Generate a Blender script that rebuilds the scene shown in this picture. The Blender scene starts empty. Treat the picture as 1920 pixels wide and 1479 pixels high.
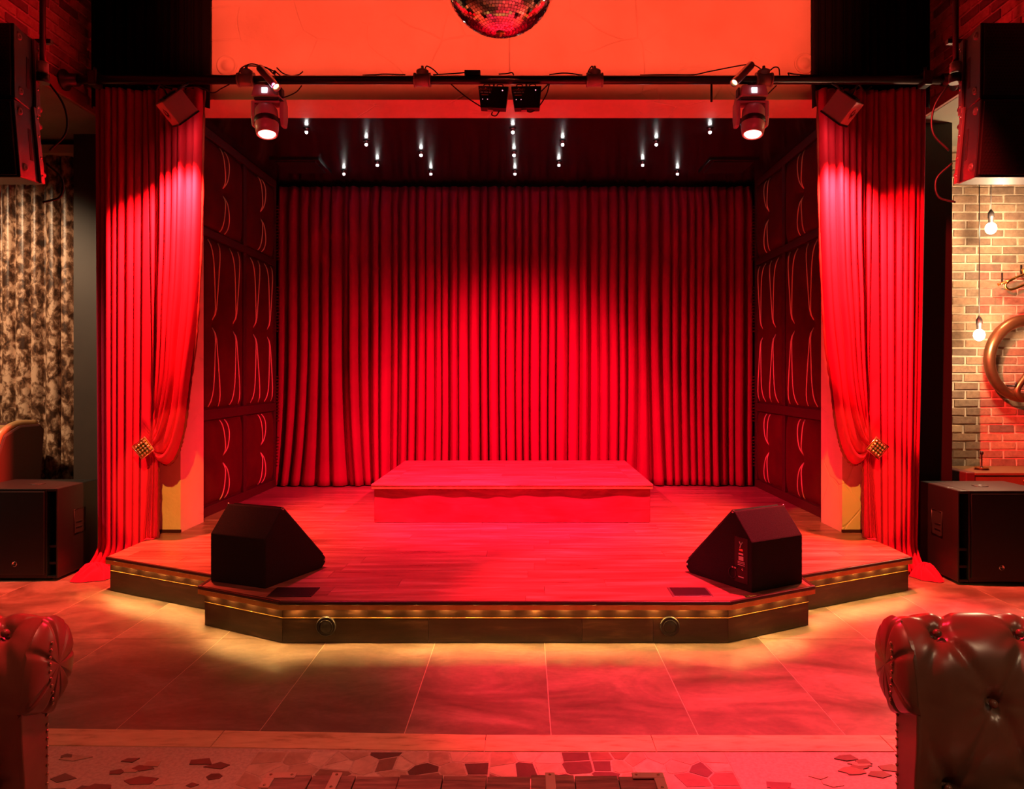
import bpy, math, random
from mathutils import Vector, Matrix
random.seed(7)
S = bpy.context.scene
COL = S.collection
PI = math.pi
CX, CZ, F = 0.11, 1.46, 1400.0           # camera x, height, focal length in pixels of a 1920 px wide frame

# ------------------------------------------------------------------ camera, world, large lights
cam_d = bpy.data.cameras.new('camera'); cam = bpy.data.objects.new('camera', cam_d); COL.objects.link(cam)
cam.location = (CX, 0, CZ); cam.rotation_euler = (PI/2, 0, 0)
cam_d.sensor_width = 36; cam_d.lens = F/1920*36
cam_d.shift_x = -25/1920; cam_d.shift_y = -33.5/1920
cam_d.clip_start = 0.02
S.camera = cam
w = bpy.data.worlds.new('world'); S.world = w; w.use_nodes = True
w.node_tree.nodes['Background'].inputs[0].default_value = (1.0, 0.42, 0.30, 1)
w.node_tree.nodes['Background'].inputs[1].default_value = 0.006
S.view_settings.view_transform = 'Standard'; S.view_settings.look = 'None'
S.view_settings.exposure = 0.0; S.view_settings.gamma = 1.0; S.view_settings.use_curve_mapping = False

RED = (1.0, 0.016, 0.080); AMBER = (1.0, 0.42, 0.06); WARM = (1.0, 0.66, 0.38)
def spot(name, loc, target, color, energy, angle, blend=0.5, radius=0.06):
    d = bpy.data.lights.new(name, 'SPOT'); o = bpy.data.objects.new(name, d); COL.objects.link(o)
    o.location = loc; o.rotation_euler = (Vector(target)-Vector(loc)).to_track_quat('-Z', 'Y').to_euler()
    d.color = color; d.energy = energy; d.spot_size = math.radians(angle); d.spot_blend = blend; d.shadow_soft_size = radius
    return o
# unseen house lamps out of frame, some added only to brighten single things
spot('house_wash_header', (0.0, -1.6, 4.9), (0.0, 5.9, 4.50), (1.0, 0.088, 0.050), 3050, 42, 0.4, 0.012)
spot('house_wash_riser_a', (-1.6, -1.2, 4.5), (-0.2, 6.2, 0.35), RED, 650, 17, 1.0, 0.10)
spot('house_wash_riser_b', (1.6, -1.2, 4.5), (0.2, 6.2, 0.35), RED, 650, 17, 1.0, 0.10)
spot('house_wash_brick', (-1.2, 1.2, 4.4), (4.35, 6.6, 1.25), (1.0, 0.03, 0.025), 7500, 17, 0.35, 0.04)
spot('beam_fill_red_a', (0.6, 1.8, 4.7), (-3.35, 4.3, 4.0), (1.0, 0.01, 0.03), 700, 26, 0.8, 0.08)  # added fill: unseen pair of lamps lifting the brick beams
spot('beam_fill_red_b', (-0.6, 1.8, 4.7), (3.35, 4.3, 4.0), (1.0, 0.01, 0.03), 520, 26, 0.8, 0.08)
spot('house_pillar_amber_a', (-0.9, 1.2, 3.9), (-2.66, 5.95, 0.45), AMBER, 1100, 9, 0.3, 0.02)
spot('house_pillar_amber_b', (0.9, 1.2, 3.9), (2.66, 5.95, 0.45), AMBER, 1100, 9, 0.3, 0.02)
spot('sofa_fill_red_a', (0.2, 3.4, 4.6), (-1.45, 1.9, 0.7), (1.0, 0.01, 0.035), 1700, 11, 0.8, 0.04)  # unseen lamps added to redden the rolled sofa arms
spot('sofa_fill_red_b', (-0.2, 3.4, 4.6), (1.35, 1.9, 0.7), (1.0, 0.01, 0.035), 1700, 11, 0.8, 0.04)
spot('house_floor_warm', (-0.6, 0.6, 4.8), (-0.6, 2.9, 0.0), (1.0, 0.22, 0.13), 330, 64, 0.9, 0.12)
spot('table_fill_red', (0.3, 0.3, 4.6), (-0.2, 2.1, 0.3), (1.0, 0.06, 0.06), 330, 26, 0.8, 0.06)  # unseen lamp added to brighten the trunk and near floor
spot('house_sofa_white', (2.5, -0.4, 2.9), (1.75, 1.95, 0.65), WARM, 95, 34, 0.9, 0.08)
spot('dimmer_fill_red', (0.0, -1.0, 3.9), (-0.06, 5.35, 3.46), (1.0, 0.10, 0.06), 420, 3.4, 0.6, 0.03)  # added unseen spot that lights only the dimmer boxes
spot('head_fill_red_a', (-1.2, -1.0, 4.2), (-1.74, 5.34, 3.36), (1.0, 0.02, 0.04), 520, 4.2, 0.7, 0.03)  # narrow unseen spots, added to redden the moving head bodies
spot('head_fill_red_b', (1.2, -1.0, 4.2), (1.74, 5.34, 3.36), (1.0, 0.02, 0.04), 520, 4.2, 0.7, 0.03)
spot('house_left_white', (-4.75, 4.3, 3.35), (-4.35, 6.5, 1.3), WARM, 420, 75, 0.7, 0.08)
# moving heads on the pipe (bodies are built further down at the same places)
HEAD_L = Vector((-1.74, 5.34, 3.30)); HEAD_R = Vector((1.74, 5.34, 3.30))
dl = Vector((0.10, -0.22, -1)).normalized(); dr = Vector((-0.10, -0.22, -1)).normalized()
spot('moving_head_beam_a', HEAD_L+dl*0.16, (0.4, 7.6, 0.1), RED, 2300, 82, 1.0, 0.03)
spot('moving_head_beam_b', HEAD_R+dr*0.16, (-0.4, 7.6, 0.1), RED, 2300, 82, 1.0, 0.03)
# tube spotlights on the pipe
spot('tube_spot_beam_a', (-1.66, 5.14, 3.50), (-0.1, 5.1, 0.24), RED, 700, 52, 0.7, 0.03)
spot('tube_spot_beam_b', (1.66, 5.14, 3.50), (1.45, 4.25, 0.0), (1.0, 0.02, 0.05), 2300, 58, 0.35, 0.03)
# colour cans shining down the two red curtains
CAN_L = Vector((-2.345, 5.28, 3.35)); CAN_R = Vector((2.345, 5.28, 3.35))
spot('curtain_can_beam_a', CAN_L+Vector((0.0, 0.06, -0.15)), (-2.86, 5.72, 0.5), (1.0, 0.085, 0.04), 1900, 86, 1.0, 0.04)
spot('curtain_can_beam_b', CAN_R+Vector((0.0, 0.06, -0.15)), (2.86, 5.72, 0.5), (1.0, 0.085, 0.04), 1900, 86, 1.0, 0.04)

# ------------------------------------------------------------------ materials
def material(name, color, rough=0.6, metal=0.0, sheen=0.0, emit=None, estr=0.0, coat=0.0, spec=None):
    m = bpy.data.materials.new(name); m.use_nodes = True
    b = m.node_tree.nodes['Principled BSDF']
    b.inputs['Base Color'].default_value = (*color, 1); b.inputs['Roughness'].default_value = rough
    b.inputs['Metallic'].default_value = metal
    if sheen: b.inputs['Sheen Weight'].default_value = sheen; b.inputs['Sheen Roughness'].default_value = 0.4; b.inputs['Sheen Tint'].default_value = (*color, 1)
    if emit: b.inputs['Emission Color'].default_value = (*emit, 1); b.inputs['Emission Strength'].default_value = estr
    if coat: b.inputs['Coat Weight'].default_value = coat
    if spec is not None: b.inputs['Specular IOR Level'].default_value = spec
    return m
def N(m, t, **kw):
    n = m.node_tree.nodes.new(t)
    for k, v in kw.items():
        if k in n.inputs: n.inputs[k].default_value = v
        else: setattr(n, k, v)
    return n
def L(m, a, b): m.node_tree.links.new(a, b)
def ramp(m, fac, stops):
    r = N(m, 'ShaderNodeValToRGB'); e = r.color_ramp.elements
    while len(e) < len(stops): e.new(0.5)
    for el, (p, c) in zip(e, stops): el.position = p; el.color = (*c, 1)
    L(m, fac, r.inputs[0]); return r.outputs[0]
def bsdf(m): return m.node_tree.nodes['Principled BSDF']
def coords(m, scale=(1, 1, 1), obj_random=0.0, which='Object'):
    tc = N(m, 'ShaderNodeTexCoord'); mp = N(m, 'ShaderNodeMapping'); mp.inputs['Scale'].default_value = scale
    L(m, tc.outputs[which], mp.inputs['Vector'])
    if obj_random:
        oi = N(m, 'ShaderNodeObjectInfo'); mu = N(m, 'ShaderNodeMath', operation='MULTIPLY'); mu.inputs[1].default_value = obj_random
        L(m, oi.outputs['Random'], mu.inputs[0]); cb = N(m, 'ShaderNodeCombineXYZ')
        for i in range(3): L(m, mu.outputs[0], cb.inputs[i])
        L(m, cb.outputs[0], mp.inputs['Location'])
    return mp.outputs[0]
def noise(m, vec, scale, detail=4, rough=0.55, dist=0.0):
    n = N(m, 'ShaderNodeTexNoise'); n.inputs['Scale'].default_value = scale; n.inputs['Detail'].default_value = detail
    n.inputs['Roughness'].default_value = rough; n.inputs['Distortion'].default_value = dist
    if vec: L(m, vec, n.inputs['Vector'])
    return n.outputs['Fac']
def bump(m, h, strength=0.3, dist=0.01):
    b = N(m, 'ShaderNodeBump'); b.inputs['Strength'].default_value = strength; b.inputs['Distance'].default_value = dist
    L(m, h, b.inputs['Height']); L(m, b.outputs[0], bsdf(m).inputs['Normal'])
def mottled(name, stops, scale=(1, 1, 1), ns=5, rough=0.6, metal=0.0, detail=6, dist=0.3, rnd=0.0, bs=0.0, sheen=0, spec=None, which='Object'):
    m = material(name, stops[0][1], rough, metal, sheen=sheen, spec=spec)
    v = coords(m, scale, rnd, which); f = noise(m, v, ns, detail, 0.6, dist)
    L(m, ramp(m, f, stops), bsdf(m).inputs['Base Color'])
    if bs: bump(m, f, bs)
    return m

M = {}
# plaster: cream, troweled
m = material('cream plaster', (.80, .60, .36), .62); v = coords(m)
wob = noise(m, v, 2.2, 3, .5)
mx = N(m, 'ShaderNodeMixRGB'); mx.inputs[0].default_value = .16; L(m, v, mx.inputs[1])
nz = N(m, 'ShaderNodeTexNoise'); nz.inputs['Scale'].default_value = 1.6; L(m, v, nz.inputs['Vector']); L(m, nz.outputs['Color'], mx.inputs[2])
vo = N(m, 'ShaderNodeTexVoronoi', feature='DISTANCE_TO_EDGE'); vo.inputs['Scale'].default_value = 3.1; L(m, mx.outputs[0], vo.inputs['Vector'])
lines = ramp(m, vo.outputs['Distance'], [(0.0, (0, 0, 0)), (.018, (1, 1, 1))])
gate = ramp(m, noise(m, v, 1.3, 2), [(.48, (1, 1, 1)), (.60, (0, 0, 0))])
mxx = N(m, 'ShaderNodeMixRGB', blend_type='LIGHTEN'); mxx.inputs[0].default_value = 1; L(m, lines, mxx.inputs[1]); L(m, gate, mxx.inputs[2])
ad = N(m, 'ShaderNodeMath', operation='ADD'); L(m, mxx.outputs[0], ad.inputs[0]); L(m, noise(m, v, 9, 5), ad.inputs[1])
bump(m, ad.outputs[0], .5, .012)
L(m, ramp(m, wob, [(.3, (.72, .52, .30)), (.7, (.85, .64, .40))]), bsdf(m).inputs['Base Color'])
M['plaster'] = m
def velvet(name, a, b, sheen=.5):
    m = material(name, a, .85, sheen=sheen, spec=.15); v = coords(m)
    L(m, ramp(m, noise(m, v, 3.0, 5), [(.3, a), (.7, b)]), bsdf(m).inputs['Base Color'])
    bump(m, noise(m, v, 160, 3), .15, .002); return m
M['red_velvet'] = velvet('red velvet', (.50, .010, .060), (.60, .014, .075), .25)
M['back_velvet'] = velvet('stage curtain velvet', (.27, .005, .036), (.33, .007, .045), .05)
M['black_velvet'] = velvet('black drape cloth', (.003, .002, .002), (.005, .003, .003), .0)
M['pad_velvet'] = velvet('dark red padded velvet', (.060, .003, .005), (.095, .004, .007), .35)
M['fringe'] = material('dark red fringe', (.20, .008, .014), .9, sheen=.4)
M['piping'] = material('pale gold piping', (.80, .50, .28), .45)
M['pad_frame'] = material('dark red cloth rail', (.050, .003, .005), .6, sheen=.3)
m = material('stage wood', (.3, .15, .1), .30); v = coords(m, (1.0, 9.0, 9.0), 40.0)
f1 = noise(m, v, 1.6, 8, .62, .6)
oi = N(m, 'ShaderNodeObjectInfo'); mxr = N(m, 'ShaderNodeMixRGB', blend_type='MULTIPLY'); mxr.inputs[0].default_value = 1
L(m, ramp(m, f1, [(.28, (.17, .07, .05)), (.5, (.33, .15, .11)), (.74, (.56, .33, .26))]), mxr.inputs[1])
L(m, ramp(m, oi.outputs['Random'], [(0, (.78, .78, .78)), (1, (1, 1, 1))]), mxr.inputs[2]); L(m, mxr.outputs[0], bsdf(m).inputs['Base Color'])
L(m, ramp(m, f1, [(.3, (.26, .26, .26)), (.7, (.42, .42, .42))]), bsdf(m).inputs['Roughness']); bump(m, f1, .06, .002)
M['deck'] = m
M['fascia'] = mottled('dark wood fascia', [(.3, (.012, .006, .003)), (.55, (.030, .014, .008)), (.8, (.085, .044, .024))], (1.2, 1.2, 7), 3.0, .32, detail=8, dist=.6, rnd=20)
M['nosing'] = material('dark stage nosing', (.035, .018, .012), .35)
M['gold'] = mottled('brass strip', [(.3, (.55, .36, .09)), (.7, (.78, .54, .16))], (3, 3, 3), 4, .38, .35)
M['skirt'] = mottled('riser cloth', [(.3, (.22, .03, .035)), (.55, (.34, .05, .055)), (.75, (.44, .08, .08))], (1, 1, 5), 3.0, .8, detail=6, dist=1.2, sheen=.2)
m = material('grey brown floor tile', (.3, .24, .2), .42); v = coords(m, (1, 1.6, 1), 30.0)
f1 = noise(m, v, 2.0, 9, .66, .8); f2 = noise(m, v, 26, 4, .6)
mxr = N(m, 'ShaderNodeMixRGB', blend_type='MULTIPLY'); mxr.inputs[0].default_value = .55
L(m, ramp(m, f1, [(.30, (.075, .048, .038)), (.5, (.175, .125, .10)), (.72, (.32, .25, .21))]), mxr.inputs[1])
L(m, ramp(m, f2, [(.3, (.6, .6, .6)), (.65, (1, 1, 1))]), mxr.inputs[2]); L(m, mxr.outputs[0], bsdf(m).inputs['Base Color'])
L(m, ramp(m, f1, [(.3, (.36, .36, .36)), (.7, (.55, .55, .55))]), bsdf(m).inputs['Roughness']); bump(m, f2, .08, .002)
M['tile'] = m
M['grout'] = material('pale floor grout', (.62, .47, .38), .8)
M['terrazzo'] = mottled('fine terrazzo matrix', [(.35, (.42, .32, .27)), (.6, (.56, .45, .38))], (1, 1, 1), 70, .5, detail=5)
m = material('terrazzo chip', (.5, .4, .3), .42); oi = N(m, 'ShaderNodeObjectInfo')
rp = N(m, 'ShaderNodeValToRGB'); rp.color_ramp.interpolation = 'CONSTANT'; e = rp.color_ramp.elements
for k, (p, c) in enumerate([(0, (.12, .06, .05)), (.22, (.24, .14, .10)), (.42, (.48, .34, .26)), (.62, (.58, .44, .35)), (.82, (.66, .54, .44))]):
    if k > 1: e.new(p)
    e[k].position = p; e[k].color = (*c, 1)
L(m, oi.outputs['Random'], rp.inputs[0]); mxr = N(m, 'ShaderNodeMixRGB', blend_type='MULTIPLY'); mxr.inputs[0].default_value = .6
L(m, rp.outputs[0], mxr.inputs[1]); L(m, ramp(m, noise(m, coords(m), 14, 5, .6, 1), [(.35, (.6, .55, .5)), (.6, (1, 1, 1))]), mxr.inputs[2]); L(m, mxr.outputs[0], bsdf(m).inputs['Base Color'])
M['chip'] = m
M['dark_chip'] = mottled('dark terrazzo shard', [(.3, (.10, .045, .04)), (.7, (.17, .085, .07))], (1, 1, 1), 12, .4)
M['threshold'] = mottled('worn cream threshold stone', [(.32, (.40, .26, .14)), (.45, (.62, .44, .26)), (.7, (.74, .55, .34))], (1.5, 6, 1), 5, .5, detail=8, rnd=10)
def brick_mat(name, stops):
    m = material(name, stops[0], .85); oi = N(m, 'ShaderNodeObjectInfo')
    c = ramp(m, oi.outputs['Random'], [(i/(len(stops)-1), s) for i, s in enumerate(stops)])
    mx = N(m, 'ShaderNodeMixRGB', blend_type='MULTIPLY'); mx.inputs[0].default_value = .8; L(m, c, mx.inputs[1])
    f = noise(m, coords(m, (1, 1, 1), 25), 22, 6, .7); L(m, ramp(m, f, [(.3, (.55, .5, .48)), (.65, (1.1, 1.08, 1.05))]), mx.inputs[2])
    L(m, mx.outputs[0], bsdf(m).inputs['Base Color']); bump(m, f, .6, .006); return m
M['brick'] = brick_mat('tan brick', [(.50, .33, .19), (.20, .12, .08), (.42, .25, .15), (.15, .10, .075), (.46, .30, .18), (.30, .18, .12)])
M['dark_brick'] = brick_mat('red brown brick', [(.36, .15, .10), (.09, .04, .035), (.40, .18, .12), (.30, .12, .08), (.12, .05, .04), (.42, .20, .14)])
M['mortar'] = mottled('pale mortar', [(.35, (.50, .40, .29)), (.65, (.66, .54, .40))], (1, 1, 1), 30, .9, bs=.3)
M['beam_mortar'] = mottled('rough red mortar', [(.35, (.34, .16, .12)), (.65, (.44, .23, .17))], (1, 1, 1), 30, .9, bs=.3)
M['beam_trim'] = material('dark red beam edge board', (.26, .07, .05), .6)
M['soffit'] = mottled('grey green soffit', [(.3, (.15, .14, .10)), (.7, (.21, .19, .14))], (1, 1, 1), 2, .7)
M['grey_wall'] = mottled('dull brown grey wall', [(.3, (.034, .021, .015)), (.7, (.050, .031, .022))], (1, 1, 1), 2, .55)
M['black_gloss'] = material('black lacquered column', (.022, .014, .012), .32)
M['stage_black'] = material('black satin stage ceiling', (.012, .008, .008), .22)
M['black_wall'] = material('matt black wall', (.008, .006, .006), .9)
M['pipe'] = material('dark steel pipe', (.06, .03, .03), .28, .7)
M['collar'] = material('grey plastic pipe collar', (.42, .28, .26), .4)
M['cable'] = material('black cable', (.012, .008, .008), .5)
M['black_box'] = material('black plastic housing', (.014, .010, .010), .42)
M['black_paint'] = material('textured black speaker paint', (.009, .007, .007), .45)
M['slot'] = material('dark port hollow', (.004, .003, .003), .8)
M['carpet'] = mottled('black speaker carpet', [(.3, (.006, .005, .005)), (.7, (.018, .012, .012))], (1, 1, 1), 180, .95, bs=.3)
M['grille'] = material('black perforated grille', (.02, .014, .013), .4, .3)
M['grey_metal'] = material('dull steel plate', (.18, .13, .13), .4, .6)
M['chrome'] = material('polished steel', (.75, .70, .68), .18, 1.0)
M['housing'] = material('grey lamp housing', (.42, .30, .29), .36)
M['silver_tube'] = material('brushed silver lamp tube', (.55, .48, .47), .3, .85)
M['lens_red'] = material('glowing red lamp lens', (.9, .2, .2), .2, emit=(1, .16, .12), estr=28)
M['lens_amber'] = material('glowing amber lamp lens', (.9, .5, .2), .2, emit=(1, .55, .22), estr=22)
M['screen'] = material('lit white status screen', (.9, .9, .9), .3, emit=(1, .8, .95), estr=3.0)
M['pin_white'] = material('white pin light bulb', (1, 1, 1), .3, emit=(1, .96, .92), estr=60)
M['led'] = material('amber step light', (1, .7, .3), .4, emit=(1, .50, .13), estr=900)
M['bulb'] = material('warm glowing bulb', (1, .8, .5), .3, emit=(1, .66, .34), estr=38)
M['filament_bulb_dim'] = material('pale glowing bulb', (1, .85, .6), .3, emit=(1, .74, .44), estr=26)
M['print_orange'] = material('orange red print', (.9, .25, .10), .5, emit=(1, .12, .04), estr=.0)
M['print_white'] = material('white print', (.80, .72, .68), .5)
M['led_dot'] = material('small indicator light', (1, .6, .6), .4, emit=(1, .3, .4), estr=2.2)
M['mirror'] = material('mirror facet', (.92, .90, .88), .05, 1.0)
M['mirror_gap'] = material('mirror ball core', (.05, .03, .03), .6)
M['brass'] = material('aged brass', (.62, .36, .10), .28, 1.0)
M['horn'] = mottled('tarnished brass horn', [(.3, (.15, .05, .025)), (.7, (.27, .11, .045))], (1, 1, 1), 5, .34, .8)
m = mottled('crushed velvet', [(.40, (.045, .018, .010)), (.50, (.19, .09, .05)), (.60, (.62, .40, .27))], (1, 1, .75), 17, .36, detail=9, dist=.35, sheen=.6); M['crushed'] = m
M['leather_brown'] = mottled('tan brown leather', [(.3, (.34, .17, .07)), (.7, (.46, .25, .11))], (1, 1, 1), 4, .33, bs=.05)
M['leather_dark'] = mottled('dark oxblood leather', [(.3, (.13, .055, .034)), (.7, (.20, .095, .058))], (1, 1, 1), 4, .30, bs=.06)
M['leather_side'] = material('dark leather and shaded chair sides', (.09, .02, .018), .5)  # on the armchair this darker tone holds the shade of its outer sides
M['nail'] = material('brass nail heads', (.50, .34, .22), .3, 1.0)
M['wood_foot'] = material('dark turned wood', (.05, .025, .015), .4)
M['trunk_wood'] = mottled('rough dark trunk plank', [(.3, (.10, .05, .045)), (.55, (.24, .13, .11)), (.8, (.42, .27, .22))], (1, 8, 1), 8, .55, detail=8, rnd=20, bs=.5)
M['trunk_metal'] = material('pale worn metal bracket', (.62, .45, .36), .4, .5)
M['case'] = mottled('brown cabinet', [(.3, (.13, .06, .02)), (.7, (.19, .09, .035))], (1, 1, 1), 5, .5)
M['jewel'] = material('cut glass brooch', (.85, .60, .45), .12, .85)

# ------------------------------------------------------------------ mesh helper
class MB:
    def __init__(s): s.v = []; s.f = []; s.sm = []
    def add(s, vs, fs, smooth=False):
        o = len(s.v); s.v += [Vector(p) for p in vs]; s.f += [tuple(i+o for i in f) for f in fs]; s.sm += [smooth]*len(fs); return s
    def box(s, lo, hi, mat=None):
        x0, y0, z0 = lo; x1, y1, z1 = hi
        vs = [Vector(p) for p in ((x0,y0,z0),(x1,y0,z0),(x1,y1,z0),(x0,y1,z0),(x0,y0,z1),(x1,y0,z1),(x1,y1,z1),(x0,y1,z1))]
        if mat: vs = [mat @ p for p in vs]
        return s.add(vs, [(0,3,2,1),(4,5,6,7),(0,1,5,4),(1,2,6,5),(2,3,7,6),(3,0,4,7)])
    def prism(s, poly, fn, t0, t1, smooth=False):
        n = len(poly)                                  # fn(a, b, t) -> point
        vs = [fn(a, b, t0) for a, b in poly]+[fn(a, b, t1) for a, b in poly]
        s.add(vs, [tuple(range(n))[::-1], tuple(range(n, 2*n))])
        o = len(s.v)-2*n; s.f += [(o+i, o+(i+1) % n, o+n+(i+1) % n, o+n+i) for i in range(n)]; s.sm += [smooth]*n; return s
    def rings(s, rs, smooth=True, cap=True, closed=False):
        n = len(rs[0]); k = len(rs); fs = []
        for j in range(k if closed else k-1):
            a = j*n; b = ((j+1) % k)*n
            fs += [(a+i, a+(i+1) % n, b+(i+1) % n, b+i) for i in range(n)]
        s.add([p for r in rs for p in r], fs, smooth)
        if cap and not closed:
            o = len(s.v)-n*k; s.f += [tuple(range(o, o+n))[::-1], tuple(range(o+n*(k-1), o+n*k))]; s.sm += [False, False]
        return s
    def tube(s, pts, r, n=8, closed=False, cap=True):
        pts = [Vector(p) for p in pts]; k = len(pts); rr = r if isinstance(r, (list, tuple)) else [r]*k; rs = []
        up = Vector((0, 0, 1)); t0 = (pts[1]-pts[0]).normalized()
        if abs(t0.dot(up)) > .9: up = Vector((1, 0, 0))
        nrm = (up-t0*up.dot(t0)).normalized()
        for i, p in enumerate(pts):
            a = pts[(i-1) % k] if (closed or i) else p; b = pts[(i+1) % k] if (closed or i < k-1) else p
            t = (b-a).normalized(); nrm = (nrm-t*nrm.dot(t)).normalized(); bi = t.cross(nrm)
            rs.append([p+(nrm*math.cos(2*PI*j/n)+bi*math.sin(2*PI*j/n))*rr[i] for j in range(n)])
        return s.rings(rs, True, cap, closed)
    def cyl(s, p0, p1, r0, r1=None, n=16):
        return s.tube([p0, p1], [r0, r0 if r1 is None else r1], n)
    def lathe(s, prof, org=(0,0,0), ax=(0,0,1), n=20):
        ax = Vector(ax).normalized(); q = Vector((0,0,1)).rotation_difference(ax).to_matrix(); org = Vector(org)
        return s.rings([[org+q @ Vector((max(r, 1e-4)*math.cos(2*PI*j/n), max(r, 1e-4)*math.sin(2*PI*j/n), z)) for j in range(n)] for r, z in prof])
    def ball(s, c, r, n=10, k=7, sc=(1,1,1)):
        c = Vector(c)
        return s.rings([[c+Vector((sc[0]*r*max(math.sin(PI*i/k), .002)*math.cos(2*PI*j/n), sc[1]*r*max(math.sin(PI*i/k), .002)*math.sin(2*PI*j/n), -sc[2]*r*math.cos(PI*i/k))) for j in range(n)] for i in range(k+1)])
    def grid(s, fn, nu, nv, smooth=True):
        vs = [fn(i/nu, j/nv) for j in range(nv+1) for i in range(nu+1)]; w_ = nu+1
        return s.add(vs, [(j*w_+i, j*w_+i+1, (j+1)*w_+i+1, (j+1)*w_+i) for j in range(nv) for i in range(nu)], smooth)
    def build(s, name, mat, parent=None, local=False, bevel=0.0, thick=0.0, kind=None, label=None):
        me = bpy.data.meshes.new(name); off = Vector((0, 0, 0))
        if parent is not None and not local: off = world_of(parent)
        me.from_pydata([tuple(p-off) for p in s.v], [], s.f); me.polygons.foreach_set('use_smooth', s.sm)
        import bmesh
        bm = bmesh.new(); bm.from_mesh(me); bmesh.ops.recalc_face_normals(bm, faces=bm.faces); bm.to_mesh(me); bm.free()
        me.materials.append(M[mat] if isinstance(mat, str) else mat); me.update()
        o = bpy.data.objects.new(name, me); COL.objects.link(o)
        if parent is not None: o.parent = parent
        if bevel: b = o.modifiers.new('bevel', 'BEVEL'); b.width = bevel; b.segments = 2; b.limit_method = 'ANGLE'
        if thick: t = o.modifiers.new('thickness', 'SOLIDIFY'); t.thickness = thick; t.offset = 0
        if kind: o['kind'] = kind
        if label: o['label'] = label
        return o
def world_of(o):
    p = Vector((0, 0, 0))
    while o is not None: p = p+o.location; o = o.parent
    return p
def tag(o, label, cat=None, group=None, kind=None):
    o['label'] = label
    if cat: o['category'] = cat
    if group: o['group'] = group
    if kind: o['kind'] = kind
    return o
def thing(name, label, cat, loc=(0, 0, 0), rotz=0.0, group=None, kind=None):
    o = bpy.data.objects.new(name, None); COL.objects.link(o); o.location = loc; o.rotation_euler = (0, 0, rotz); o.empty_display_size = .1
    return tag(o, label, cat, group, kind)
def struct(o, label=None):
    o['kind'] = 'structure'
    if label: o['label'] = label
    return o
def share(src, name, parent, loc, rot=(0, 0, 0), scale=(1, 1, 1)):
    o = bpy.data.objects.new(name, src); COL.objects.link(o); o.parent = parent; o.location = loc; o.rotation_euler = rot; o.scale = scale; return o
def spline(pts, n=8):
    P = [Vector(p) for p in pts]; P = [P[0]*2-P[1]]+P+[P[-1]*2-P[-2]]; out = []
    for i in range(1, len(P)-2):
        for k in range(n):
            t = k/n; a, b, c, d = P[i-1], P[i], P[i+1], P[i+2]
            out.append(.5*((2*b)+(c-a)*t+(2*a-5*b+4*c-d)*t*t+(3*b-a-3*c+d)*t**3))
    return out+[P[-2]]
def clip_poly(poly, lo, hi):
    for ax, val, sgn in ((0, lo[0], 1), (0, hi[0], -1), (1, lo[1], 1), (1, hi[1], -1)):
        out = []
        for i in range(len(poly)):
            a, b = poly[i-1], poly[i]; da, db = (a[ax]-val)*sgn, (b[ax]-val)*sgn
            if (da >= 0) != (db >= 0):
                t = da/(da-db); out.append((a[0]+(b[0]-a[0])*t, a[1]+(b[1]-a[1])*t))
            if db >= 0: out.append(b)
        poly = out
        if len(poly) < 3: return []
    res = []
    for p in poly:
        if not res or (abs(p[0]-res[-1][0])+abs(p[1]-res[-1][1])) > 1e-4: res.append(p)
    if len(res) > 1 and abs(res[0][0]-res[-1][0])+abs(res[0][1]-res[-1][1]) < 1e-4: res.pop()
    return res
def area(p): return .5*sum(p[i-1][0]*p[i][1]-p[i][0]*p[i-1][1] for i in range(len(p)))
XY = lambda a, b, t: (a, b, t)
def orient(loc, d, up=(0, 0, 1)):
    """matrix whose -Z axis looks along d"""
    q = Vector(d).to_track_quat('-Z', 'Y'); return Matrix.Translation(Vector(loc)) @ q.to_matrix().to_4x4()

# ------------------------------------------------------------------ floor
floor = MB().box((-6, -3, -.06), (6, 8.7, -.0012)).build('floor', 'grout'); struct(floor, 'grey brown tiled floor with terrazzo towards the front')
tile_me = None
for r, (y0, y1) in enumerate(((3.0, 4.16), (4.16, 5.36), (5.36, 6.56))):
    for c in range(-9, 9):
        x0 = -.385+.6*c; x1 = x0+.6
        if y0 > 4.1 and x0 > -1.2 and x1 < 1.3: continue
        if y0 > 5.3 and (x0 > -2.6 and x1 < 2.6): continue
        MB().box((x0+.002, y0+.002, -.012), (x1-.002, y1-.002, 0)).build('tile', 'tile', floor)
# threshold strip between tile and terrazzo
fy = lambda x: (3.106+(3.037-3.106)*min(1, max(0, (x+2.0)/2.0)), 2.967+(2.906-2.967)*min(1, max(0, (x+2.0)/2.0)))
xs = [-3.4, -2.35, -1.13, -.05, .62, 1.55, 2.6, 3.4]
for a, b in zip(xs, xs[1:]):
    pl = [(a+.0015, fy(a)[1]), (b-.0015, fy(b)[1]), (b-.0015, fy(b)[0]), (a+.0015, fy(a)[0])]
    MB().prism(pl, XY, -.012, .003).build('threshold_board', 'threshold', floor, bevel=.001)
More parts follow.
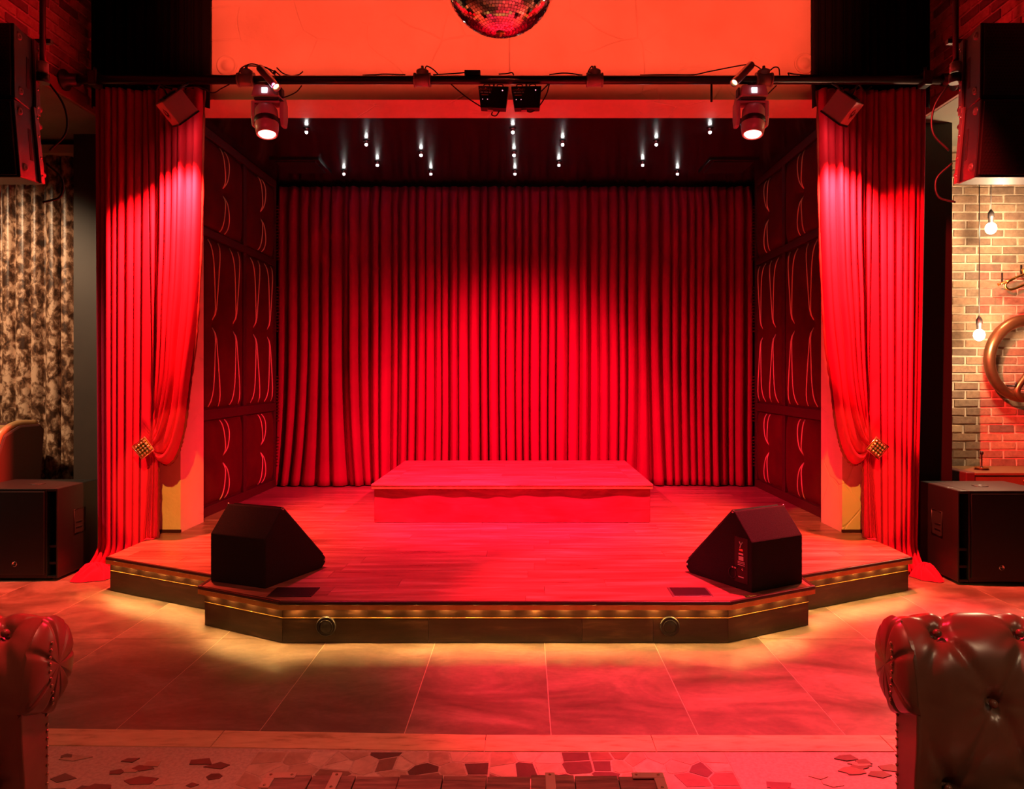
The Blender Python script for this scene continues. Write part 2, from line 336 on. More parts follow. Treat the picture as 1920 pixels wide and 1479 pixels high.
# terrazzo slabs and stone chips
slabs = [(-3.65, -2.74), (-2.74, -1.835), (-1.835, -.93), (-.93, -.025), (-.025, .88), (.88, 1.785), (1.785, 2.69), (2.69, 3.6)]
for a, b in slabs:
    for y0, y1 in ((2.0, 2.905), (1.1, 2.0)):
        pl = [(a+.0012, y0+.0012), (b-.0012, y0+.0012), (b-.0012, (fy(b)[1] if y1 > 2.5 else y1)-.0012), (a+.0012, (fy(a)[1] if y1 > 2.5 else y1)-.0012)]
        MB().prism(pl, XY, -.012, 0).build('terrazzo_slab', 'terrazzo', floor)
def voronoi(seeds, lo, hi, gap):
    out = []
    for i, s_ in enumerate(seeds):
        poly = [lo, (hi[0], lo[1]), hi, (lo[0], hi[1])]
        for j, q in enumerate(seeds):
            if i == j or (q[0]-s_[0])**2+(q[1]-s_[1])**2 > .16: continue
            dx, dy = q[0]-s_[0], q[1]-s_[1]; d = math.hypot(dx, dy); off = d/2-gap; new = []
            for k in range(len(poly)):
                a, b = poly[k-1], poly[k]
                da = off-((a[0]-s_[0])*dx+(a[1]-s_[1])*dy)/d; db = off-((b[0]-s_[0])*dx+(b[1]-s_[1])*dy)/d
                if (da >= 0) != (db >= 0): t = da/(da-db); new.append((a[0]+(b[0]-a[0])*t, a[1]+(b[1]-a[1])*t))
                if db >= 0: new.append(b)
            poly = new
            if len(poly) < 3: break
        if len(poly) >= 3 and abs(area(poly)) > .0006: out.append(poly)
    return out
rc = random.Random(3)
for a, b in ((-.93, -.025), (-.025, .88)):
    seeds = [(a+(i+.5+rc.uniform(-.42, .42))*.0905, 2.33+(j+.5+rc.uniform(-.42, .42))*.082) for i in range(10) for j in range(7)]
    for p in voronoi(seeds, (a+.004, 2.33), (b-.004, 2.9), .004):
        MB().prism(p, XY, -.004, .0012).build('stone_chip', 'chip', floor)
for a, b in ((-2.74, -1.835), (-1.835, -.93), (.88, 1.785), (1.785, 2.69)):
    for k in range(26):
        cx, cy = rc.uniform(a+.07, b-.07), 2.50+(k+.5)*.0145; r = rc.uniform(.03, .062); n = rc.randint(4, 6); a0 = rc.uniform(0, 6)
        p = [(cx+r*rc.uniform(.6, 1.35)*math.cos(a0+2*PI*i/n), cy+.55*r*rc.uniform(.7, 1.2)*math.sin(a0+2*PI*i/n)) for i in range(n)]
        if max(q[1] for q in p) > 2.89: continue
        MB().prism(p, XY, -.004, .0012+.0001*k).build('stone_chip', 'dark_chip' if k % 3 else 'chip', floor)

# ------------------------------------------------------------------ stage
DZ = .235
half = [(-2.72, 5.09), (-1.77, 4.61), (-1.77, 4.38), (-1.22, 4.088)]
front = half+[(-x, y) for x, y in half[::-1]]
def offset(path, d):
    out = []
    for i, p in enumerate(path):
        ns = []
        for a, b in ((i-1, i), (i, i+1)):
            if a < 0 or b >= len(path): continue
            dx, dy = path[b][0]-path[a][0], path[b][1]-path[a][1]; l_ = math.hypot(dx, dy); ns.append((dy/l_, -dx/l_))
        if len(ns) == 1: nx, ny = ns[0]; k = 1
        else:
            nx, ny = ns[0][0]+ns[1][0], ns[0][1]+ns[1][1]; l_ = math.hypot(nx, ny); nx /= l_; ny /= l_; k = 1/max(.3, nx*ns[0][0]+ny*ns[0][1])
        out.append((p[0]+nx*d*k, p[1]+ny*d*k))
    return out
edge = offset(front, .035); edge[0] = (-2.735, edge[0][1]); edge[-1] = (2.735, edge[-1][1])
inner = offset(front, .012); inner[0] = (-2.735, inner[0][1]+.004); inner[-1] = (2.735, inner[-1][1]+.004)
stage = thing('stage', 'low wooden stage with angled front corners and glowing brass edge', 'stage', (0, 5.0, 0), kind=None)
back = [(2.735, 5.86), (2.60, 5.86), (2.60, 6.31), (2.69, 6.31), (2.69, 8.55), (-2.69, 8.55), (-2.69, 6.31), (-2.60, 6.31), (-2.60, 5.86), (-2.735, 5.86)]
outline = inner+back
rp_ = random.Random(11); y = 4.0; row = 0
while y < 8.55:
    x = -3.0+rp_.uniform(-1.0, 0)
    while x < 2.8:
        p = clip_poly(outline, (x+.0008, y+.0008), (x+1.2192, y+.1792))
        if p and abs(area(p)) > .002: MB().prism(p, XY, DZ-.015, DZ).build('deck_plank', 'deck', stage)
        x += 1.22
    y += .18; row += 1
MB().prism(offset(front, -.03)+back, XY, .10, DZ-.0155).build('subfloor', 'black_wall', stage)
def strip(path_out, path_in, z0, z1, name, mat, bevel=.0):
    for i in range(len(path_out)-1):
        MB().prism([path_in[i], path_out[i], path_out[i+1], path_in[i+1]], XY, z0, z1).build(name, mat, stage, bevel=bevel)
strip(edge, inner, DZ-.016, DZ+.003, 'nosing', 'nosing', .004)
strip(offset(front, .033), offset(front, .027), DZ-.043, DZ-.0165, 'brass_strip', 'gold')
# fascia: narrow upper board, thin brass line, lower boards with butt joints
for i in range(len(front)-1):
    a, b = Vector(front[i]), Vector(front[i+1]); d = (b-a); ln = d.length; d /= ln; nrm = Vector((d.y, -d.x))
    def seg(t0, t1, z0, z1, out, name, mat):
        p = [a+d*t0+nrm*out, a+d*t1+nrm*out, a+d*t1-nrm*.02, a+d*t0-nrm*.02]
        MB().prism([tuple(q) for q in p], XY, z0, z1).build(name, mat, stage)
    seg(.001, ln-.001, .141, DZ-.017, 0, 'fascia_board', 'fascia'); seg(0, ln, .138, .141, .0012, 'brass_line', 'gold')
    cuts = [0, ln] if ln < 2 else [0, .80, 1.64, 2.03, ln]
    for c0, c1 in zip(cuts, cuts[1:]): seg(c0+.001, c1-.001, .004, .138, 0, 'fascia_board', 'fascia')
    if ln > .3:
        n = round(ln/.158)
        for k in range(n):
            c = a+d*(k+.5)*ln/n+nrm*.009; mt = Matrix.Translation((c.x, c.y, DZ-.0265)) @ Matrix.Rotation(math.atan2(d.y, d.x), 4, 'Z')
            MB().box((-.012, -.006, -.002), (.012, .006, .004), mt).build('led_light', 'led', stage)
for x in (-.98, .90):
    o = MB().lathe([(.054, 0), (.054, .008), (.048, .014), (.044, .010), (.040, .012), (.02, .020), (0, .022)], (x, 4.088, .095), (0, -1, 0), 28).build('round_grille', 'black_paint', stage)
    g = MB()
    for k in range(3): g.tube([(x+(.016+.01*k)*math.cos(q*PI/10), 4.0705+.0012*k, .095+(.016+.01*k)*math.sin(q*PI/10)) for q in range(20)], .0014, 5, closed=True)
    g.build('grille_ring', 'black_paint', o)
for x0, x1, y0, y1 in ((-1.33, -1.08, 4.15, 4.33), (.93, 1.16, 4.15, 4.33)):
    fb = thing('floor_box', 'black cable floor box let into the stage by the %s monitor' % ('left' if x0 < 0 else 'right'), 'floor box', ((x0+x1)/2, (y0+y1)/2, DZ), group='floor boxes in the stage edge')
    MB().box((x0, y0, DZ-.002), (x1, y1, DZ+.004)).build('frame', 'grey_metal' if x0 > 0 else 'black_box', fb, bevel=.002)
    MB().box((x0+.014, y0+.014, DZ+.004), (x1-.014, y1-.014, DZ+.0065)).build('lid', 'black_box', fb, bevel=.001)

# drum riser
ris = thing('drum_riser', 'square wooden riser with brass edge and red skirt on the stage', 'riser', (0, 7.1, DZ))
RZ = .56
MB().box((-1.15, 6.27, DZ), (1.15, 7.99, RZ-.045)).build('frame', 'black_wall', ris)
def skirt(u, v_):
    x = -1.155+2.31*u; z = DZ+.004+v_*(RZ-.04-DZ)
    return (x, 6.262-.004*math.sin(u*46+2*math.sin(u*9+3*v_))*(1-v_*.4)-.003*math.sin(u*17+v_*6), z)
MB().grid(skirt, 160, 8).build('skirt', 'skirt', ris)
for sx in (-1, 1): MB().grid(lambda u, v_: (sx*(1.157+.003*math.sin(u*30)), 6.262+1.72*u, DZ+.004+v_*(RZ-.04-DZ)), 60, 4).build('side_skirt', 'skirt', ris)
MB().box((-1.175, 6.236, RZ-.040), (1.175, 8.01, RZ-.012)).build('brass_strip', 'gold', ris, bevel=.002)
bw = .15
for lo, hi in (((-1.178, 6.232), (1.178, 6.232+bw)), ((-1.178, 8.013-bw), (1.178, 8.013)), ((-1.178, 6.232+bw+.002), (-1.178+bw, 8.013-bw-.002)), ((1.178-bw, 6.232+bw+.002), (1.178, 8.013-bw-.002))):
    MB().box((*lo, RZ-.012), (*hi, RZ)).build('border_board', 'deck', ris, bevel=.0015)
yy = 6.232+bw+.002
k = 0
while yy < 8.013-bw-.01:
    y1 = min(yy+.178, 8.013-bw-.002); cut = (-.45, .38, -.1, .62)[k % 4]
    for x0, x1 in ((-1.178+bw+.002, cut-.001), (cut+.001, 1.178-bw-.002)):
        MB().box((x0, yy, RZ-.012), (x1, y1-.0015, RZ)).build('top_plank', 'deck', ris)
    yy += .18; k += 1

# ------------------------------------------------------------------ proscenium, stage box
pro = struct(MB().box((-3.24, 5.88, 3.64), (3.24, 6.30, 5.6)).build('wall_proscenium', 'plaster'), 'orange lit cream plaster wall above the stage opening')
for sx in (-1, 1):
    x0, x1 = sorted((sx*2.605, sx*3.10))
    MB().box((x0, 5.88, .0), (x1, 6.30, 3.64)).build('pillar', 'plaster', pro)
    MB().box((x0-(.006 if sx > 0 else 0), 5.872, DZ+.001), (x1+(.006 if sx < 0 else 0), 5.88, DZ+.022)).build('skirting', 'pad_frame', pro)
    c = Vector((-2.24 if sx < 0 else 2.31, 5.88, 3.91 if sx < 0 else 3.925))
    o = MB().lathe([(.082, 0), (.082, .006), (.070, .010), (.066, .004), (.042, .004), (.040, .009), (.0, .010)], c, (0, -1, 0), 32).build('cover_disc', 'plaster', pro)
struct(MB().box((-3.0, 6.30, 3.64), (3.0, 8.62, 3.80)).build('ceiling', 'stage_black'), 'glossy black ceiling over the stage')
struct(MB().box((-3.0, 8.56, 0), (3.0, 8.66, 3.64)).build('wall_back', 'black_wall'))
for x0, x1 in ((-2.45, -1.95), (1.95, 2.45)):
    cv = thing('ceiling_hatch', 'flat dark hatch in the black stage ceiling above the %s padded wall' % ('left' if x0 < 0 else 'right'), 'hatch', ((x0+x1)/2, 7.7, 3.64), group='hatches in the stage ceiling')
    MB().box((x0, 7.45, 3.618), (x1, 7.95, 3.64)).build('frame', 'stage_black', cv, bevel=.004)
    MB().box((x0+.05, 7.50, 3.612), (x1-.05, 7.90, 3.618)).build('panel', 'black_wall', cv)

# padded side walls
def pad_wall(sx):
    wl = MB().box((min(sx*2.70, sx*2.95), 6.31, DZ), (max(sx*2.70, sx*2.95), 8.34, 3.64)).build('wall_stage_left' if sx < 0 else 'wall_stage_right', 'pad_frame')
    struct(wl, 'dark red padded wall with gold piping on the %s of the stage' % ('left' if sx < 0 else 'right'))
    X0 = 2.70
    cols = [(6.42, 7.36), (7.46, 8.26)]; rows = [(.33, 1.07, 1), (1.18, 2.68, 2), (2.77, 3.55, 1)]
    def rail(y0, y1, z0, z1): MB().box((min(sx*(X0-.03), sx*X0), y0, z0), (max(sx*(X0-.03), sx*X0), y1, z1)).build('rail', 'pad_frame', wl, bevel=.004)
    for z0, z1 in ((DZ, .32), (1.08, 1.17), (2.69, 2.76), (3.56, 3.64)): rail(6.31, 8.34, z0, z1)
    for y0, y1 in ((6.31, 6.41), (7.37, 7.45), (8.27, 8.34)):
        for z0, z1 in ((.321, 1.079), (1.171, 2.689), (2.761, 3.559)): rail(y0, y1, z0, z1)
    for (y0, y1) in cols:
        for (z0, z1, nt) in rows:
            bts = [((k+.5)/nt, .5) for k in range(nt)]; W, H = y1-y0, z1-z0
            def surf(a, b, lift=0):
                e = (1-abs(2*a-1)**6)*(1-abs(2*b-1)**(6*H/W)); h = .058*max(e, 0)**.6
                for ba, bb in bts:
                    da, db = (a-ba)*W, (b-bb)*H; h -= .045*math.exp(-(da*da+db*db)/(2*.045**2)); h -= .014*math.exp(-(da*da)/(2*.05**2))*max(0, 1-abs(db)/(H*.5))
                return Vector((sx*(X0-.002-max(h, 0)-lift), y0+a*W, z0+b*H))
            c = MB().grid(lambda u, v_: surf(u, v_), 28, 36).build('cushion_panel', 'pad_velvet', wl)
            for ba, bb in bts:
                MB().ball(surf(ba, bb, .004), .013, 10, 6).build('button', 'pad_velvet', c)
                for up in (-1, 1):
                    for sd in (-1, 1):
                        wd = .105 if nt == 2 else .085; pts = []
                        for k in range(15):
                            t = k/14; prof = .12*math.sin(min(1, t*1.25)*PI/2)+.55*t+.33*t**5 if nt == 2 else (math.sin(t*PI*.62)*.72+.28*t**4*(1 if sd*sx > 0 else -1.2))
                            pts.append(surf(min(.985, max(.015, ba+sd*wd*prof/W)), bb+up*(.035/H+t*(.49-.035/H)), .003))
                        MB().tube(pts, .0062, 6).build('piping', 'piping', c)
    st = MB()
    for z0, z1 in ((.95, 1.5), (1.95, 2.5), (2.75, 3.4), (.45, .8)):
        n = int((z1-z0)/.035)
        for k in range(n):
            z = z0+(k+.5)*.035; st.tube([(sx*2.672, 8.335, z), (sx*2.64, 8.345, z)], [.013, .002], 6)
    st.build('stud_trim', 'pad_velvet', wl, kind='stuff')
pad_wall(-1); pad_wall(1)

# ------------------------------------------------------------------ curtains
def folds(total, wmin, wmax, seed):
    r = random.Random(seed); e = [0.0]
    while e[-1] < total: e.append(e[-1]+r.uniform(wmin, wmax))
    sc = total/e[-1]; e = [q*sc for q in e]; amp = [r.uniform(.65, 1.15) for _ in e]; sk = [r.uniform(.35, .65) for _ in e]
    return e, amp, sk
def fold_h(fl, x):
    e, amp, sk = fl; import bisect
    i = min(max(bisect.bisect_right(e, x)-1, 0), len(e)-2); t = (x-e[i])/(e[i+1]-e[i]); t = min(max(t, 0), 1)
    t = t**(math.log(.5)/math.log(sk[i])) if 0 < t < 1 else t
    return amp[i]*(1-abs(2*t-1)**3.2)
FB = folds(5.36, .075, .135, 5)
def back_curtain(u, v_):
    x0 = 5.36*u; z = DZ+.012+(3.60-DZ-.012)*v_; h = fold_h(FB, x0); low = max(0, 1-v_/.55)
    x = -2.68+x0
    fl = math.exp(-((x+2.15)/.38)**2); x += fl*(x+2.12)*.55*low**2.0
    fr = math.exp(-((x-1.45)/.18)**2); x += fr*(x-1.45)*.55*low**2.2
    x += .012*math.sin(x0*3.1+z*1.2)*low
    amp = .13*(.5+.5*min(1, (1-v_)*14))
    yy = 8.47-amp*h-.05*fl*low**2-.03*low*low
    if v_ > .965: yy -= .012*math.sin(x0*75)
    return (x, yy, z)
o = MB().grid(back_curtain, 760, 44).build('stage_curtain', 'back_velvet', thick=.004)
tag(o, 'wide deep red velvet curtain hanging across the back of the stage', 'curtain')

def side_curtain(sx):
    t_ = thing('draped_curtain', 'bright red velvet curtain tied back at the %s of the stage opening' % ('left' if sx < 0 else 'right'), 'curtain', (sx*2.95, 5.62, 0), group='red curtains framing the stage')
    # threads in (x measured outwards-negative as on the left side, z)
    out_top, in_top, mid_top = -3.13, -2.34, -2.76
    B = spline([(-2.32, 0, 3.62), (-2.32, 0, 3.0), (-2.325, 0, 2.4), (-2.35, 0, 1.8), (-2.40, 0, 1.36), (-2.435, 0, 1.08), (-2.49, 0, .89), (-2.57, 0, .80), (-2.65, 0, .84), (-2.69, 0, .925)], 6)
    nb = len(B)
    def thread(u, t):
        # u 0 outer edge .. 1 inner edge ; t 0 top .. 1 bottom
        if u <= .5:
            k = u/.5; z = 3.62*(1-t)+.012*t; xt = out_top+(mid_top-out_top)*k; xb = (-3.11 if sx < 0 else -3.06)+(-2.79+(3.11 if sx < 0 else 3.06))*k
            return xt+(xb-xt)*(t**1.3), z, 0.0
        k = (u-.5)/.5; tt = .72
        A = (mid_top+(-2.69-mid_top)*min(1, t/tt), 3.62+(.925-3.62)*min(1, t/tt))
        if t <= tt:
            f_ = t/tt*(nb-1); i = min(int(f_), nb-2); b = B[i].lerp(B[i+1], f_-i)
            kk = k**1.15; return A[0]+(b.x-A[0])*kk, A[1]+(b.z-A[1])*kk, .07*math.sin(PI*min(1, t/tt))*k-.05*k*max(0, (t/tt-.86)/.14)
        q = (t-tt)/(1-tt); x = -2.70+(k-.5)*.05*(1+1.6*q)-.045*q
        return x, .925*(1-q)+.012*q, -.02*k
    FL = folds(1.0, .045, .085, 21)
    def surf(u, v_):
        t = 1-v_; x, z, dy = thread(u, t); h = fold_h(FL, u); a = .062
        if u > .5: a *= max(.28, 1-.95*math.exp(-((t-.72)/.10)**2)) if t < .72 else .55
        yy = 5.66-a*h-dy-.02*math.sin(u*9)
        if z < .22:
            q = (.22-z)/.22; yy -= .13*q*q*(1-.7*u)*(1+.3*math.sin(u*23)); x -= (.07 if sx < 0 else .02)*q*q*(1-u)
        if u > .5 and .6 < t < .74: yy -= .05*(1-abs(t-.68)/.08 if abs(t-.68) < .08 else 0)
        if x > -2.747: z = max(z, DZ+.006)
        return Vector((-sx*x, yy, z))
    MB().grid(surf, 220, 130).build('cloth', 'red_velvet', t_, thick=.004)
    fr = MB(); rr = random.Random(2); pts = [surf(1, 1-k/150)+Vector((0, -.004, 0)) for k in range(151)]
    fr.tube(pts, [.011+rr.uniform(-.003, .004) for _ in pts], 6); fr.build('fringe', 'fringe', t_)
    # puddle of cloth on the floor
    def puddle(u, v_):
        a = 2*PI*u; r = 1-v_; return Vector((-sx*(-3.02+(.15 if sx < 0 else .095)*r*math.cos(a)*(1+.12*math.sin(5*a))), 5.42+.13*r*math.sin(a)*(1+.15*math.cos(3*a)),   .004+.10*(1-r**1.5)+.030*abs(math.sin(5*a+5*r+math.sin(3*a)))*r*(1-r)*3))
    MB().grid(puddle, 110, 26).build('hem_puddle', 'red_velvet', t_)
    # brooch
    c = Vector((-sx*-2.70, 5.50, .935)); R = Matrix.Translation(c) @ Matrix.Rotation(PI/4-.12*sx, 4, 'Y')
    br = MB().box((-.052, -.012, -.052), (.052, .012, .052), R).build('brooch', 'brass', t_, bevel=.004)
    g = MB()
    for i in range(4):
        for j in range(4):
            p = R @ Vector((-.036+.024*i, -.012, -.036+.024*j)); g.lathe([(.0115, 0), (.0105, .005), (.004, .010), (0, .0105)], p, R.to_3x3() @ Vector((0, -1, 0)), 6)
    g.build('jewels', 'jewel', br, kind='stuff')
    b2 = MB(); pr = [R @ Vector(q) for q in ((-.058, -.008, -.058), (.058, -.008, -.058), (.058, -.008, .058), (-.058, -.008, .058))]
    b2.tube(pr, .006, 6, closed=True); b2.build('bezel', 'jewel', br)
    return t_
side_curtain(-1); side_curtain(1)
for sx in (-1, 1):
    FD = folds(.95, .05, .09, 31+sx)
    o = MB().grid(lambda u, v_: (sx*(2.315+.90*u), 5.74-.045*fold_h(FD, .95*u), 3.52+1.9*v_), 130, 10).build('black_drape', 'black_velvet', thick=.004)
    tag(o, 'black drape hanging above the pipe over the %s red curtain' % ('left' if sx < 0 else 'right'), 'curtain', 'black drapes above the lighting pipe')

# ------------------------------------------------------------------ beams, side walls
def brick_run(parent, origin, du, dv, nrm, ulen, v0, v1, mat, bl=.215, bh=.063, joint=.012, proud=.010, seed=1):
    r = random.Random(seed); meshes = []
    du, dv, nrm = Vector(du), Vector(dv), Vector(nrm); base = Vector(origin)
    for k in range(5):
        b = MB(); vs = []
        for dd in (0, 1):
            for a, c in ((0, 0), (1, 0), (1, 1), (0, 1)):
                vs.append(du*((a-.5)*(bl-(.008 if dd else 0))+r.uniform(-.002, .002))+dv*((c-.5)*(bh-(.008 if dd else 0))+r.uniform(-.0025, .0025))+nrm*(proud*dd+(r.uniform(-.002, .002) if dd else -.01)))
        b.add(vs, [(0,3,2,1),(4,5,6,7),(0,1,5,4),(1,2,6,5),(2,3,7,6),(3,0,4,7)])
        o = b.build('brick', mat, parent, local=True, bevel=.003); meshes.append(o.data); bpy.data.objects.remove(o)
    off = world_of(parent); v = v0; row = 0
    while v+bh <= v1+1e-6:
        u = -(.5*(bl+joint) if row % 2 else 0)+r.uniform(-.015, .015)
        while u < ulen:
            a0, a1 = max(u, 0), min(u+bl, ulen)
            if a1-a0 > .03:
                sc = (a1-a0)/bl; o = share(r.choice(meshes), 'brick', parent, base+du*((a0+a1)/2)+dv*(v+bh/2)-off)
                o.scale = tuple(1+(sc-1)*abs(du[i]) for i in range(3))
            u += bl+joint
        v += bh+joint; row += 1
wr = struct(MB().box((3.40, 6.605, 0), (6, 6.75, 3.5)).build('wall_right', 'mortar'), 'tan brick wall at the right with red light on it')
brick_run(wr, (3.545, 6.605, 0), (1, 0, 0), (0, 0, 1), (0, -1, 0), 1.45, .52, 3.49, 'brick', seed=4)
wl = struct(MB().box((-6, 6.62, 0), (-3.0, 6.75, 3.5)).build('wall_left', 'grey_wall'))
struct(MB().box((-3.69, 6.28, 0), (-2.98, 6.619, 3.5)).build('wall_left_column', 'grey_wall'), 'dull brown column between the crushed velvet and the left red curtain')
struct(MB().box((2.98, 6.0, 0), (3.54, 6.60, 3.5)).build('wall_right_column', 'black_gloss'), 'glossy black column beside the brick wall')
for sx in (-1, 1):
    x0, x1 = sorted((sx*3.26, sx*6.0))
    bm_ = struct(MB().box((x0, 1.2, 3.52), (x1, 6.75, 5.6)).build('beam', 'beam_mortar'), 'brick faced beam above the %s loudspeakers' % ('left' if sx < 0 else 'right'))
    MB().box((x0, 1.2, 3.50), (x1, 6.75, 3.52)).build('soffit', 'soffit', bm_)
    MB().box((min(sx*3.235, sx*3.27), 1.2, 3.50), (max(sx*3.235, sx*3.27), 5.86, 3.60)).build('edge_board', 'beam_trim', bm_, bevel=.003)
    brick_run(bm_, (sx*3.26, 3.7, 0), (0, 1, 0), (0, 0, 1), (-sx, 0, 0), 2.15, 3.61, 5.1, 'dark_brick', seed=8+sx)

# crushed velvet curtain and its rail at the left
cvt = thing('crushed_velvet_curtain', 'mottled brown and silver crushed velvet curtain behind the leather chair', 'curtain', (-4.5, 6.5, 0))
FV = folds(2.1, .10, .17, 77)
MB().grid(lambda u, v_: (-5.72+2.04*u, 6.53-.075*fold_h(FV, 2.1*u), .02+3.36*v_), 200, 30).build('cloth', 'crushed', cvt, thick=.004)
MB().box((-5.75, 6.40, 3.375), (-3.70, 6.60, 3.45)).build('rail_cover', material('beige rail cover', (.50, .40, .28), .5), cvt, bevel=.004)

# ------------------------------------------------------------------ lighting pipe and what hangs on it
PY, PZ, PR = 5.40, 3.605, .031
pp = thing('lighting_pipe', 'dark steel pipe carrying stage lamps across the opening', 'pipe', (0, PY, PZ))
MB().cyl((-3.22, PY, PZ), (3.22, PY, PZ), PR, n=20).build('tube', 'pipe', pp)
for sx in (-1, 1):
    MB().lathe([(.075, 0), (.075, .012), (.045, .03), (.045, .10), (.0, .10)], (sx*3.225, PY, PZ), (-sx, 0, 0), 20).build('wall_flange', 'black_box', pp)
    br = MB().box((sx*3.0-.03, PY-.05, PZ-.05), (sx*3.0+.03, PY+.05, PZ+.055)).build('bracket', 'black_box', pp, bevel=.01)
    MB().cyl((sx*3.0, PY, PZ+.05), (sx*3.0, PY, PZ+.09), .012).build('bolt', 'black_box', br)
for i, px in enumerate((462, 792, 1115, 1432)):
    x = CX+(px-985)*PY/F
    cl = MB().cyl((x-.055, PY, PZ), (x+.055, PY, PZ), PR+.014, n=20)
    cl.cyl((x-.06, PY, PZ), (x-.048, PY, PZ), PR+.019, n=20); cl.cyl((x+.048, PY, PZ), (x+.06, PY, PZ), PR+.019, n=20)
    c = cl.build('pipe_collar', 'collar', pp)
    MB().lathe([(.038, .03), (.038, .05), (.044, .052), (.044, .066), (.03, .075), (.012, .078), (.010, .10), (0, .10)], (x, PY, PZ), (0, 0, 1), 18).build('cap', 'collar', c)
def cable(pts, label, r=.0045, par=None):
    o = MB().tube(spline(pts, 8), r, 6).build('cable', 'cable', par); return o
W = lambda px, py, y=PY: (CX+(px-985)*y/F, y, CZ-(py-706)*y/F)
for pts in ([W(383, 141), W(440, 141), W(452, 128), W(470, 120), W(490, 124), W(515, 134), W(530, 146)],
            [W(462, 130), W(463, 124), W(480, 124), W(500, 127), W(512, 138)],
            [W(519, 127), W(530, 137), W(545, 142), W(560, 140), W(568, 134)],
            [W(300, 158), W(330, 165), W(372, 163), W(398, 174), W(415, 166), W(430, 158)],
            [W(520, 186), W(540, 180), W(556, 172), W(566, 160)],
            [W(680, 141), W(706, 140), W(722, 139), W(760, 140)], [W(797, 131), W(800, 124), W(812, 130), W(822, 140)],
            [W(846, 158), W(862, 172), W(880, 186), W(905, 202)], [W(1028, 158), W(1020, 166), W(1012, 174)], [W(1030, 158), W(1024, 178), W(1010, 200), W(996, 210), W(985, 207)],
            [W(925, 206), W(922, 215), W(930, 217), W(937, 207)],
            [W(1112, 132), W(1110, 124), W(1104, 132), W(1100, 142)], [W(1200, 141), W(1248, 140), W(1300, 140), W(1330, 134), W(1400, 121), W(1418, 124), W(1434, 136)],
            [W(1444, 132), W(1452, 126), W(1460, 128), W(1462, 142)], [W(1456, 160), W(1444, 172), W(1432, 185), W(1428, 192)], [W(1480, 141), W(1478, 137), W(1490, 139), W(1520, 141), W(1532, 139)],
            [W(935, 139), W(950, 138), W(960, 136), W(963, 141)], [W(1030, 140), W(1060, 137), W(1092, 141)], [W(812, 140), W(850, 138), W(871, 136)]):
    cable(pts, '', par=pp)
MB().box((CX+(871-985)*PY/F, PY-.02, PZ+PR), (CX+(901-985)*PY/F, PY+.02, PZ+PR+.035)).build('power_adapter', 'black_box', pp, bevel=.004)
MB().cyl(W(1334, 150), W(1334, 191), .008, n=10).build('hanging_rod', 'black_box', pp)

def moving_head(pos, d, side):
    t_ = thing('moving_head_light', 'grey moving head stage lamp with glowing red lens at the %s end of the pipe' % side, 'stage light', (pos.x, PY, PZ-.03), group='moving head lamps on the pipe')
    x, s_ = pos.x, (1 if side == 'left' else -1)
    MB().box((x-.02, PY-.035, PZ-.075), (x+.02, PY+.035, PZ-.028)).build('clamp', 'black_box', t_, bevel=.006)
    base = MB(); top, bot = PZ-.065, PZ-.150
    base.add([(x-.085, PY-.085, top), (x+.085, PY-.085, top), (x+.085, PY+.085, top), (x-.085, PY+.085, top), (x-.10, PY-.10, bot), (x+.10, PY-.10, bot), (x+.10, PY+.10, bot), (x-.10, PY+.10, bot)], [(0,3,2,1),(4,5,6,7),(0,1,5,4),(1,2,6,5),(2,3,7,6),(3,0,4,7)])
    b = base.build('base', 'housing', t_, bevel=.008)
    MB().box((x-.022, PY-.102, PZ-.128), (x+.016, PY-.088, PZ-.092)).build('status_screen', 'screen', b)
    k = MB()
    for q in range(4): k.box((x-.06+.03*q, PY-.098, PZ-.145), (x-.045+.03*q, PY-.095, PZ-.138))
    k.build('control_keys', 'black_box', b)
    MB().box((x+s_*.088-.014, PY-.085, PZ-.142), (x+s_*.088+.026*s_+.0, PY-.02, PZ-.085)).build('side_vent', 'black_box', b, bevel=.003)
    MB().box((x-.09, PY-.07, PZ-.166), (x+.09, PY+.07, PZ-.150)).build('turntable', 'black_box', t_, bevel=.005)
    y_ = MB()
    for q in (-1, 1):
        y_.prism([(-.055, -.165), (.055, -.165), (.060, -.28), (.035, -.345), (-.035, -.345), (-.060, -.28)], lambda a, b_, tt: (x+q*tt, PY+a, PZ+b_), .088, .118)
    y_.box((x-.118, PY-.055, PZ-.185), (x+.118, PY+.055, PZ-.164)); y_.build('yoke', 'housing', t_, bevel=.010)
    Mx = orient(pos, d); h = MB()
    prof = [(.0, .11), (.055, .105), (.078, .07), (.083, .0), (.082, -.07), (.074, -.12), (.066, -.125), (.060, -.112), (.0, -.112)]
    h.rings([[Mx @ Vector((max(r, 1e-4)*math.cos(2*PI*j/24), max(r, 1e-4)*math.sin(2*PI*j/24), z)) for j in range(24)] for r, z in prof])
    hd = h.build('head', 'housing', t_)
    MB().rings([[Mx @ Vector((max(r, 1e-4)*math.cos(2*PI*j/24), max(r, 1e-4)*math.sin(2*PI*j/24), z)) for j in range(24)] for r, z in ((.058, -.113), (.05, -.124), (.025, -.130), (0, -.131))]).build('lens', 'lens_red', hd)
    MB().rings([[Mx @ Vector(((.0845+dr_)*math.cos(2*PI*j/24), (.0845+dr_)*math.sin(2*PI*j/24), z)) for j in range(24)] for dr_, z in ((0, -.04), (.003, -.03), (.003, -.01), (0, 0))], cap=False).build('cooling_band', 'black_box', hd)
    return t_
moving_head(HEAD_L, dl, 'left'); moving_head(HEAD_R, dr, 'right')

